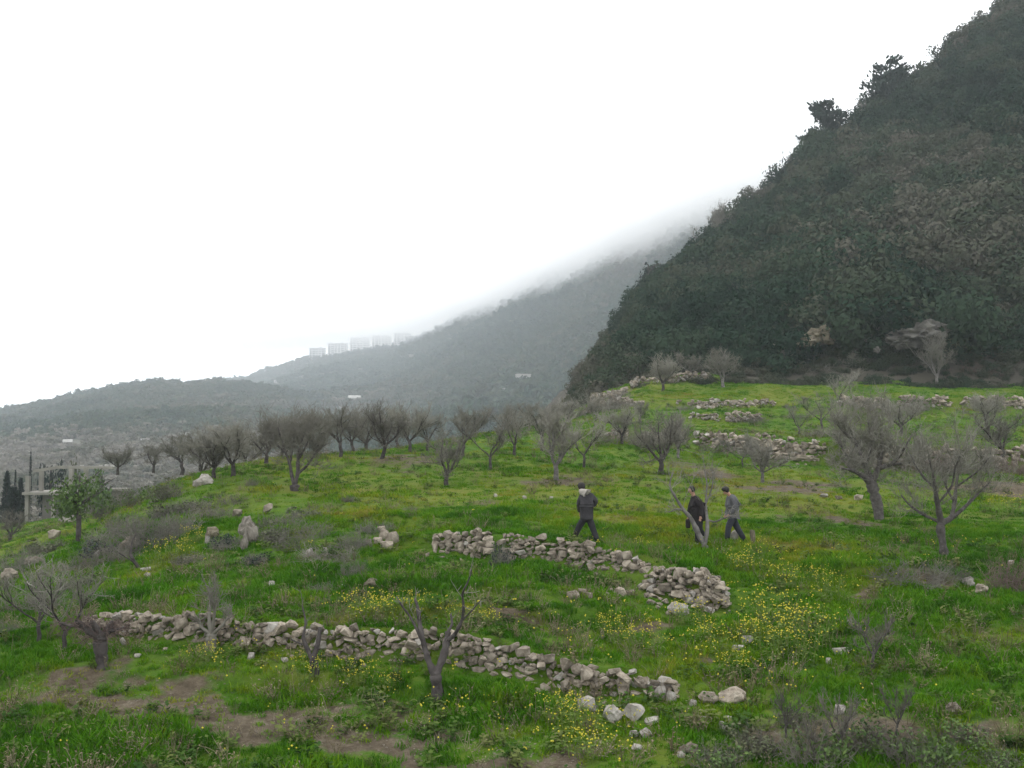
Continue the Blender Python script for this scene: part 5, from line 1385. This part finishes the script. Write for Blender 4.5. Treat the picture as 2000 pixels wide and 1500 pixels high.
J1 = dict(pelvis=(1146, 1010, 0, .13), waist=(1146, 999, 0, .12), chest=(1146, 980, 0, .14), neck=(1141, 963, .04, .055), head=(1136, 953, .09, .088), crown=(1135, 949, .11, .08),
          shL=(1135, 972, 0, .06), elL=(1132, 987, .08, .045), wrL=(1134, 1001, .2, .03), shR=(1157, 971, 0, .06), elR=(1165, 979, -.02, .045), wrR=(1160, 989, .14, .03),
          hipL=(1141, 1014, 0, .09), knL=(1131, 1031, .12, .06), anL=(1124.5, 1046, .12, .042), toL=(1120, 1050, .22, .035), hipR=(1151, 1014, 0, .09), knR=(1158, 1033, -.04, .06), anR=(1164, 1050, -.16, .042), toR=(1163, 1053.5, -.02, .035))
e1, Q1, k1 = person("person in a charcoal jacket and black trousers with a pale hood, walking alone", 1146, 1054, J1, (-.55, .8, -.35), CL['jk1'], CL['tr1'], CL['shoe'], dict(hem=.10, cap=True, hair="cap"))
HJ = {"a": (Vector(((1133.5 - 1146) * k1, .0, (1054 - 962) * k1)), .07), "b": (Vector(((1141 - 1146) * k1, -.10, (1054 - 959) * k1)), .12), "c": (Vector(((1146 - 1146) * k1, -.15, (1054 - 963) * k1)), .085), "d": (Vector(((1144 - 1146) * k1, -.17, (1054 - 967) * k1)), .03)}
obj("hood", skin_mesh("hood", HJ, [("a", "b"), ("b", "c"), ("c", "d")], "b", CL['hood1']), e1)

J2 = dict(pelvis=(1366, 1012, 0, .13), waist=(1365, 1000, 0, .12), chest=(1361, 983, 0, .14), neck=(1355, 968, 0, .055), head=(1351, 958.5, 0, .088), crown=(1351.5, 954.5, 0, .08),
          shL=(1360, 976, -.18, .06), elL=(1369, 992, -.23, .045), wrL=(1366, 1007, -.24, .03), shR=(1359, 976, .18, .06), elR=(1352, 992, .2, .045), wrR=(1347.5, 1008, .14, .03),
          hipL=(1364.5, 1016, -.09, .09), knL=(1361.5, 1037, -.1, .06), anL=(1361.5, 1058, -.1, .042), toL=(1356, 1063, -.1, .035), hipR=(1367, 1016, .09, .09), knR=(1368, 1034, .1, .06), anR=(1375, 1046, .12, .042), toR=(1371, 1051.5, .12, .035))
e2, Q2, k2 = person("person in black jacket and trousers with short dark hair, walking behind the grey forked tree", 1363, 1065, J2, (-1, -.1, -.15), CL['jk2'], CL['tr1'], CL['pshoe'], dict(hem=.12, cr=.185, wr=.19, hr=.175))
bm = MB(); wr = Q2["wrR"][0]
bc = wr + Vector((-.03, -.02, -.24))
V = [(bc.x + x * .06, bc.y + y * .09, bc.z + z * .13 - .0) for x in (-1, 1) for y in (-1, 1) for z in (-1, 1)]
bm.add(V, [(0, 1, 3, 2), (4, 6, 7, 5), (0, 4, 5, 1), (2, 3, 7, 6), (0, 2, 6, 4), (1, 5, 7, 3)])
bg = empty("bag", hit(1363, 1065)); tag(bg, "small dark bag hanging from the hand of the walker in black", "bag")
bo = obj("bag_body", bm.mesh("bag_body", [CL['jk2']]), bg); mo = bo.modifiers.new("round", 'BEVEL'); mo.width = .03; mo.segments = 3
hb = MB(); hb.tube([bc + Vector((0, -.06, .13)), wr + Vector((-.02, -.02, -.08)), bc + Vector((0, .06, .13))], .01, 5); obj("strap", hb.mesh("strap", [CL['jk2']], True), bg)

J3 = dict(pelvis=(1431, 1010, 0, .13), waist=(1434, 998, 0, .12), chest=(1431, 980, 0, .14), neck=(1425, 967, 0, .055), head=(1418.5, 960, 0, .086), crown=(1419, 956.5, 0, .08),
          shL=(1431, 973, -.18, .06), elL=(1434, 992, -.22, .045), wrL=(1422.5, 1004, -.2, .03), shR=(1431, 973, .18, .06), elR=(1430, 992, .2, .045), wrR=(1421, 1004, .12, .03),
          hipL=(1429, 1014, -.09, .09), knL=(1421.5, 1030, -.1, .06), anL=(1420, 1048, -.1, .042), toL=(1413.5, 1053, -.1, .035), hipR=(1433, 1014, .09, .09), knR=(1443, 1034, .1, .06), anR=(1454, 1052, .12, .042), toR=(1451.5, 1058, .12, .035))
e3, Q3, k3 = person("person in a grey jacket and slate trousers with head bowed, walking last", 1437, 1060, J3, (-.66, .1, -.78), CL['jk3'], CL['tr3'], CL['shoe'], dict(hem=.0, cap=True, hair="hair", hr=.16, wr=.175, cr=.185))
HJ = {"a": (Q3["pelvis"][0] + Vector((0, 0, .07)), .205), "b": (Q3["pelvis"][0] + Vector((0, 0, -.05)), .208)}
obj("hem", skin_mesh("hem", HJ, [("a", "b")], "a", CL['hem3']), e3)
CJ = {"a": (Q3["head"][0] + Vector((-.01, 0, .088)), .052), "b": (Q3["head"][0] + Vector((.06, 0, .075)), .05)}
obj("cap_top", skin_mesh("cap_top", CJ, [("a", "b")], "a", CL['cap3']), e3)

# ------------------------------------------------------------------ mustard flowers
def mustard_proto(seed, n=26, h=0.55, rad=.35, heads=3, fs=.0165):
    g = np.random.default_rng(seed); st, fl, lf = MB(), MB(), MB()
    oc = np.array([[1, 0, 0], [-1, 0, 0], [0, 1, 0], [0, -1, 0], [0, 0, 1], [0, 0, -1]], float)
    ot = [(0, 2, 4), (2, 1, 4), (1, 3, 4), (3, 0, 4), (2, 0, 5), (1, 2, 5), (3, 1, 5), (0, 3, 5)]
    for _ in range(n):
        a = g.uniform(0, 6.28); r = rad * math.sqrt(g.random())
        b = bend([math.cos(a) * r, math.sin(a) * r, 0], [math.cos(a) * .2, math.sin(a) * .2, 1], h * g.uniform(.55, 1.15), 4, .1, .2, g)
        st.tube(b, np.linspace(.007, .003, 5), 3, False)
        for _ in range(heads):
            q = b[-1] + g.normal(0, 1, 3) * [.045, .045, .04]
            fl.add(q + oc * fs * g.uniform(.6, 1.3) * [1, 1, .8], T=ot)
        for k in (1, 2, 3):
            q = b[k]; d = g.normal(0, 1, 3); d[2] = abs(d[2]) * .3; d /= np.linalg.norm(d); w = np.cross(d, [0, 0, 1]) * .02
            lf.add([q, q + d * .06 + w, q + d * .13 + [0, 0, -.02], q + d * .06 - w], [(0, 1, 2, 3)])
    sm = st.mesh("stems", [STALK]); 
    return sm, fl.mesh("flowers", [YELLOW]), lf.mesh("leaves", [STALK])
MUST = [mustard_proto(71), mustard_proto(72, 20, .45, .4), mustard_proto(73, 26, .6, .45, 2)]
MG = "clumps of yellow mustard flowers"
for i, (px, py, s, lb) in enumerate([(705, 1212, 1.1, "dense yellow flower clump at the inner end of the strip above the lowest wall"), (735, 1214, 1.1, "yellow flower clump in the middle of the dense strip above the lowest wall"), (768, 1214, 1.0, "yellow flower clump at the far end of the dense strip above the lowest wall"), (812, 1192, .7, "lone small yellow flower head cluster behind the forked pruned tree"),
                                     (1450, 1118, 1.2, "yellow flower clump nearest the collapsed heap of stones"), (1490, 1108, 1.1, "yellow flower clump on the slope below the walker in grey"), (1540, 1150, 1.0, "thin yellow flower clump on the path edge"), (1600, 1140, 1.0, "pale yellow flower clump furthest up the worn path"), (1632, 1170, .9, "pale yellow flower clump beside the worn path"),
                                     (1500, 1215, 1.3, "tall yellow flower clump in the large patch, upper side"), (1545, 1235, 1.4, "tallest yellow flower clump in the middle of the large patch"), (1580, 1262, 1.2, "yellow flower clump at the outer side of the large patch"), (1505, 1275, 1.3, "yellow flower clump at the lower side of the large patch"), (1475, 1255, 1.1, "yellow flower clump at the inner side of the large patch"), (1552, 1296, 1.0, "sparse yellow flower clump at the bottom of the large patch"),
                                     (1345, 1222, 1.0, "yellow flower clump in front of the flat topped boulder"), (1375, 1250, .9, "yellow flower clump between the flat topped boulder and the large patch"), (1412, 1285, .9, "yellow flower clump below the large patch near grey slabs"), (1432, 1318, .8, "small yellow flower clump beside the bramble rocks"), (1220, 1258, .9, "scattered yellow flower clump in the strip behind the lowest wall end"), (1262, 1278, .8, "yellow flower clump at the end of the strip behind the lowest wall"), (1190, 1240, .8, "yellow flower clump in the strip near its middle"), (955, 1225, .9, "yellow flower clump on top of the lowest wall bank by the long shoot"), (890, 1222, .7, "small yellow flower clump behind the long curved shoot"),
                                     (1095, 1412, .9, "yellow flower clump at the bottom beside the pointed boulder"), (1150, 1480, 1.1, "yellow flower clump at the bottom frame edge"), (1135, 1430, .9, "yellow flower clump in the bottom patch under the pointed boulder"), (600, 1328, .8, "yellow flower clump at the foot of the black Y shaped tree"), (412, 1292, .8, "yellow flower clump below the bushy pruned tree"), (380, 1300, .6, "small yellow flower tuft beside the clump below the bushy tree"),
                                     (700, 1335, .8, "low yellow flower clump in the grass before the lowest wall"), (760, 1345, .7, "low yellow flower tuft between the black Y tree and the forked tree"), (322, 1108, 1.2, "large yellow plant on the outer bank below the big bramble"), (345, 1088, 1.0, "yellow plant on the outer bank touching the big bramble"), (1252, 1072, .7, "tiny yellow flower tuft on the meadow between the walkers"), (1960, 1008, 1.2, "yellow plant in the grass beyond the spreading tree"), (376, 1060, .9, "small yellow bush beside the pair of bank rocks")]):
    p = hit(px, py); a, b, c = MUST[i % 3]
    e = empty("mustard_plant", p + Vector((0, 0, .0)), rnd.uniform(0, 6.28), s); tag(e, lb, "flowers", MG)
    obj("stems", a, e); obj("flowers", b, e)["kind"] = "stuff"; obj("leaves", c, e)["kind"] = "stuff"
# single flower heads strewn through the grass
fl = MB(); oc = np.array([[1, 0, 0], [-1, 0, 0], [0, 1, 0], [0, -1, 0], [0, 0, 1], [0, 0, -1]], float); ot = [(0, 2, 4), (2, 1, 4), (1, 3, 4), (3, 0, 4), (2, 0, 5), (1, 2, 5), (3, 1, 5), (0, 3, 5)]
for cx, cy, sx, sy, n in [(740, 1205, 60, 10, 90), (1540, 1230, 70, 60, 320), (1470, 1110, 45, 24, 120), (1220, 1245, 90, 24, 200), (1000, 1210, 140, 12, 110), (1150, 1440, 70, 40, 200), (1600, 1150, 50, 34, 80), (680, 1330, 150, 16, 90), (920, 1390, 120, 16, 90), (420, 1285, 60, 14, 40), (1380, 1270, 60, 30, 110), (700, 1440, 300, 40, 60), (1250, 1070, 60, 14, 40), (1900, 1060, 90, 60, 60), (600, 1050, 300, 60, 60), (1700, 1050, 200, 40, 40), (1500, 1380, 200, 60, 60)]:
    for _ in range(n // 4):
        px, py = rnd.gauss(cx, sx), min(1499, rnd.gauss(cy, sy))
        if px < -50 or px > 2050: continue
        p = hit(px, py); h = rnd.uniform(.12, .42); s = rnd.uniform(.012, .024)
        fl.add(np.array(p) + [0, 0, h] + oc * s, T=ot)
        for _ in range(rnd.choice([0, 1, 2])): fl.add(np.array(p) + [rnd.gauss(0, .05), rnd.gauss(0, .05), h + rnd.gauss(0, .03)] + oc * s * .8, T=ot)
tag(obj("wildflowers", fl.mesh("wildflowers", [YELLOW])), "single yellow flower heads strewn through the grass", None, None, "stuff")

# ------------------------------------------------------------------ grass
def tuft(seed, n=22, h=.22, rad=.16, w=.010):
    g = np.random.default_rng(seed); V, Q, T = [], [], []
    for i in range(n):
        a = g.uniform(0, 6.28); r = rad * math.sqrt(g.random()); q = np.array([math.cos(a) * r, math.sin(a) * r, -.03])
        b = g.uniform(0, 6.28); out = np.array([math.cos(b), math.sin(b), 0]); side = np.array([-math.sin(b), math.cos(b), 0]) * w * g.uniform(.7, 1.3)
        L = h * g.uniform(.5, 1.2); ln = g.uniform(.2, 1.1) * L
        m = q + [0, 0, L * .6] + out * ln * .35; t = q + np.array([0, 0, L]) + out * ln; k = len(V)
        V += [q - side, q + side, m + side * .8, m - side * .8, t]
        Q.append((k, k + 1, k + 2, k + 3)); T.append((k + 3, k + 2, k + 4))
    return mesh_np("tuft", V, [np.array(Q), np.array(T)], [GRASS])
TUFTS = [tuft(81 + i, 26, .14 + .025 * (i % 3), .17) for i in range(6)]
TUFTS2 = [tuft(91 + i, 30, .13, .30, .016) for i in range(4)]

def wall_front(X, Y):
    best = np.full(X.shape, 9.0)
    for poly, hs in LINES.values():
        for k in range(len(poly) - 1):
            a, b = poly[k], poly[k + 1]; ab = b - a
            t = np.clip(((X - a[0]) * ab[0] + (Y - a[1]) * ab[1]) / (ab ** 2).sum(), 0, 1)
            best = np.minimum(best, np.hypot(X - a[0] - t * ab[0], Y - a[1] - t * ab[1]))
    return best

def grass(name, d0, d1, per_m2, protos, s0, s1, label):
    area = 0.60 * 2 * (d1 ** 2 - d0 ** 2) / 2; n = int(area * per_m2)
    Y = np.sqrt(rng.uniform(d0 ** 2, d1 ** 2, n)); X = Y * rng.uniform(-.60, .60, n)
    so = soil_at(X, Y); dr = dry_at(X, Y)
    clump = fbm(X / .8 + 5, Y / .7, 2)
    keep = rng.random(n) < np.clip(1.1 - so * 1.35, 0.16, 1) * np.clip(.9 + clump * 1.2, .4, 1)
    if d1 > 95: keep &= Y < 100
    X, Y, so, dr, clump = X[keep], Y[keep], so[keep], dr[keep], clump[keep]; n = len(X)
    Z = H(X, Y)
    tall = np.clip(.80 + 1.0 * fbm(X / 2.4 + 60, Y / 1.9, 2) + .5 * clump - .35 * np.clip((Y - 29) / 12, 0, 1) - so * .5, .4, 1.7)
    wf_ = wall_front(X, Y)
    s = rng.uniform(s0, s1, n) * tall * np.clip(.25 + wf_ * .75, .3, 1)
    ok = wf_ > .09
    X, Y, Z, so, dr, s = X[ok], Y[ok], Z[ok], so[ok], dr[ok], s[ok]; n = len(X)
    tint = np.clip(.24 + .44 * dr + .50 * fbm(X / 1.6, Y / 1.4 + 44, 3) + .25 * fbm(X / 7, Y / 5 + 4, 2) + rng.normal(0, .10, n) + so * .3, 0, 1)
    rot = np.stack([rng.uniform(-.25, .25, n), rng.uniform(-.25, .25, n), rng.uniform(0, 6.28, n)], 1)
    scatter(name, np.stack([X, Y, Z], 1), rot, np.stack([np.maximum(s, .6), np.maximum(s, .6), s], 1), tint, protos, label)
    return n
ng1 = grass("grass", 13.5, 34, 72, TUFTS, .7, 1.15, "rough green grass on the near terraces")
ng2 = grass("meadow_grass", 34, 104, 13, TUFTS2, .8, 1.3, "short yellow green grass on the orchard meadow and upper terraces")
# dead stems and broad weeds among the grass
def weed(seed, mat, n=9, h=.32, lw=0.0):
    g = np.random.default_rng(seed); b = MB()
    for _ in range(n):
        a = g.uniform(0, 6.28); r = .12 * math.sqrt(g.random())
        st = bend([math.cos(a) * r, math.sin(a) * r, -.02], [math.cos(a) * .5, math.sin(a) * .5, 1], h * g.uniform(.5, 1.2), 3, -.05, .35, g)
        b.tube(st, np.linspace(.005, .003, 4), 3, False)
        for k in (1, 2, 3):
            d = g.normal(0, 1, 3); d[2] = abs(d[2]) * .4; d /= np.linalg.norm(d); w = np.cross(d, [0, 0, 1]) * (.012 + lw); L = .06 + lw * 1.6
            b.add([st[k], st[k] + d * L * .5 + w, st[k] + d * L, st[k] + d * L * .5 - w], [(0, 1, 2, 3)])
    return b.mesh("weed", [mat])
DRYWEED = leafy("dry_weed", [(0.0, (0.10, 0.085, 0.055)), (0.5, (0.15, 0.125, 0.075)), (1.0, (0.22, 0.19, 0.13))], 0.1)
GRWEED = leafy("broad_weed", [(0.0, (0.030, 0.070, 0.016)), (0.5, (0.070, 0.115, 0.026)), (1.0, (0.13, 0.15, 0.05))], 0.2)
for nm, mt, cnt_, lw, lab in (("dry_weeds", DRYWEED, 9000, 0.0, "dead brown stems standing in the grass"), ("broad_weeds", GRWEED, 9000, .025, "low broad leaved weeds in the grass")):
    Y = 14 + 62 * rng.random(cnt_) ** 1.15; X = Y * rng.uniform(-.6, .6, cnt_)
    k_ = (rng.random(cnt_) < np.clip(.35 + 1.5 * fbm(X / 1.7 + (31 if lw else 3), Y / 1.5, 3), 0, 1))
    X, Y = X[k_], Y[k_]; m_ = len(X)
    sc_ = rng.uniform(.5, 1.25, m_) * (1 + .4 * np.clip((Y - 30) / 30, 0, 1)) * np.where(Y > 30, .75, 1.0)
    scatter(nm, np.stack([X, Y, H(X, Y)], 1), np.stack([rng.uniform(-.3, .3, m_), rng.uniform(-.3, .3, m_), rng.uniform(0, 6.28, m_)], 1), sc_, rng.random(m_), [weed(600 + i + int(lw * 1000), mt, 8 + i, .34 if not lw else .2, lw) for i in range(4)], lab)
print("stones", nst, "grass", ng1, ng2)
HAZE_DENSITY = 0.00034
CLOUD_DENSITY = 0.022
# ------------------------------------------------------------------ air: even haze, and the low cloud that hides the ridge top
def closed_box(name, lo, hi, mat, label):
    b = MB(); lo = np.array(lo, float); hi = np.array(hi, float)
    b.box((lo + hi) / 2, hi - lo)
    return tag(obj(name, b.mesh(name, [mat])), label, None, None, "stuff")

hm, hnt, hout = newmat("haze_air")
hv = N(hnt, "ShaderNodeVolumePrincipled")
hv.inputs["Color"].default_value = (0.88, 0.94, 1.0, 1)
hv.inputs["Density"].default_value = HAZE_DENSITY
hv.inputs["Anisotropy"].default_value = 0.2
hnt.links.new(hv.outputs[0], hout.inputs["Volume"])
closed_box("haze", (-3600, -420, -36), (3600, 2700, 330), hm, "thin even haze filling the valley air")

cm, cnt, cout = newmat("cloud_vapour")
cv = N(cnt, "ShaderNodeVolumePrincipled")
cv.inputs["Color"].default_value = (1, 1, 1, 1)
ctc = N(cnt, "ShaderNodeTexCoord"); csep = N(cnt, "ShaderNodeSeparateXYZ")
cnt.links.new(ctc.outputs["Object"], csep.inputs[0])
cz = math_(cnt, 'ADD', csep.outputs["Z"], math_(cnt, 'MULTIPLY', math_(cnt, 'SUBTRACT', noise(cnt, ctc.outputs["Object"], 0.006, 3), 0.5), 38.0))
def mrange(v, a, b):
    cr = N(cnt, "ShaderNodeMapRange"); cr.interpolation_type = 'SMOOTHSTEP'
    cr.inputs["From Min"].default_value = a; cr.inputs["From Max"].default_value = b
    cnt.links.new(v, cr.inputs["Value"]); return cr.outputs["Result"]
up_ = mrange(cz, 160.0, 214.0)
dn_ = mrange(csep.outputs["Z"], 268.0, 214.0)
lf_ = mrange(csep.outputs["X"], -440.0, 40.0)
lf2 = math_(cnt, 'MULTIPLY_ADD', lf_, 0.55); cnt.nodes[-1].inputs[2].default_value = 0.45
cnt.links.new(math_(cnt, 'MULTIPLY', math_(cnt, 'MULTIPLY', math_(cnt, 'MULTIPLY', up_, dn_), lf2), CLOUD_DENSITY), cv.inputs["Density"])
cnt.links.new(cv.outputs[0], cout.inputs["Volume"])
# a bank of vapour lying along the ridge line, thin at its edges
cs_ = []
for px in np.linspace(470, 1640, 48):
    a = float(ray(px, 600)[0]); D = float(np.interp(a, FAR.ax, FAR.dd))
    cs_.append((a, D))
V, Q = [], []
for a, D in cs_:
    k = math.sqrt(1 + a * a)
    for dd, z in ((-240, 157), (-176, 270), (72, 276), (190, 157)):
        V.append((a * (D + dd / k), D + dd / k, z))
m4 = len(cs_)
for i in range(m4 - 1):
    for j in range(4):
        Q.append(((i + 1) * 4 + j, (i + 1) * 4 + (j + 1) % 4, i * 4 + (j + 1) % 4, i * 4 + j))
Q += [(0, 1, 2, 3), tuple((m4 - 1) * 4 + 3 - j for j in range(4))]
me = mesh_np("low_cloud", V, np.array(Q), [cm])
tag(obj("low_cloud", me), "white low cloud swallowing the top of the long ridge", None, None, "stuff")
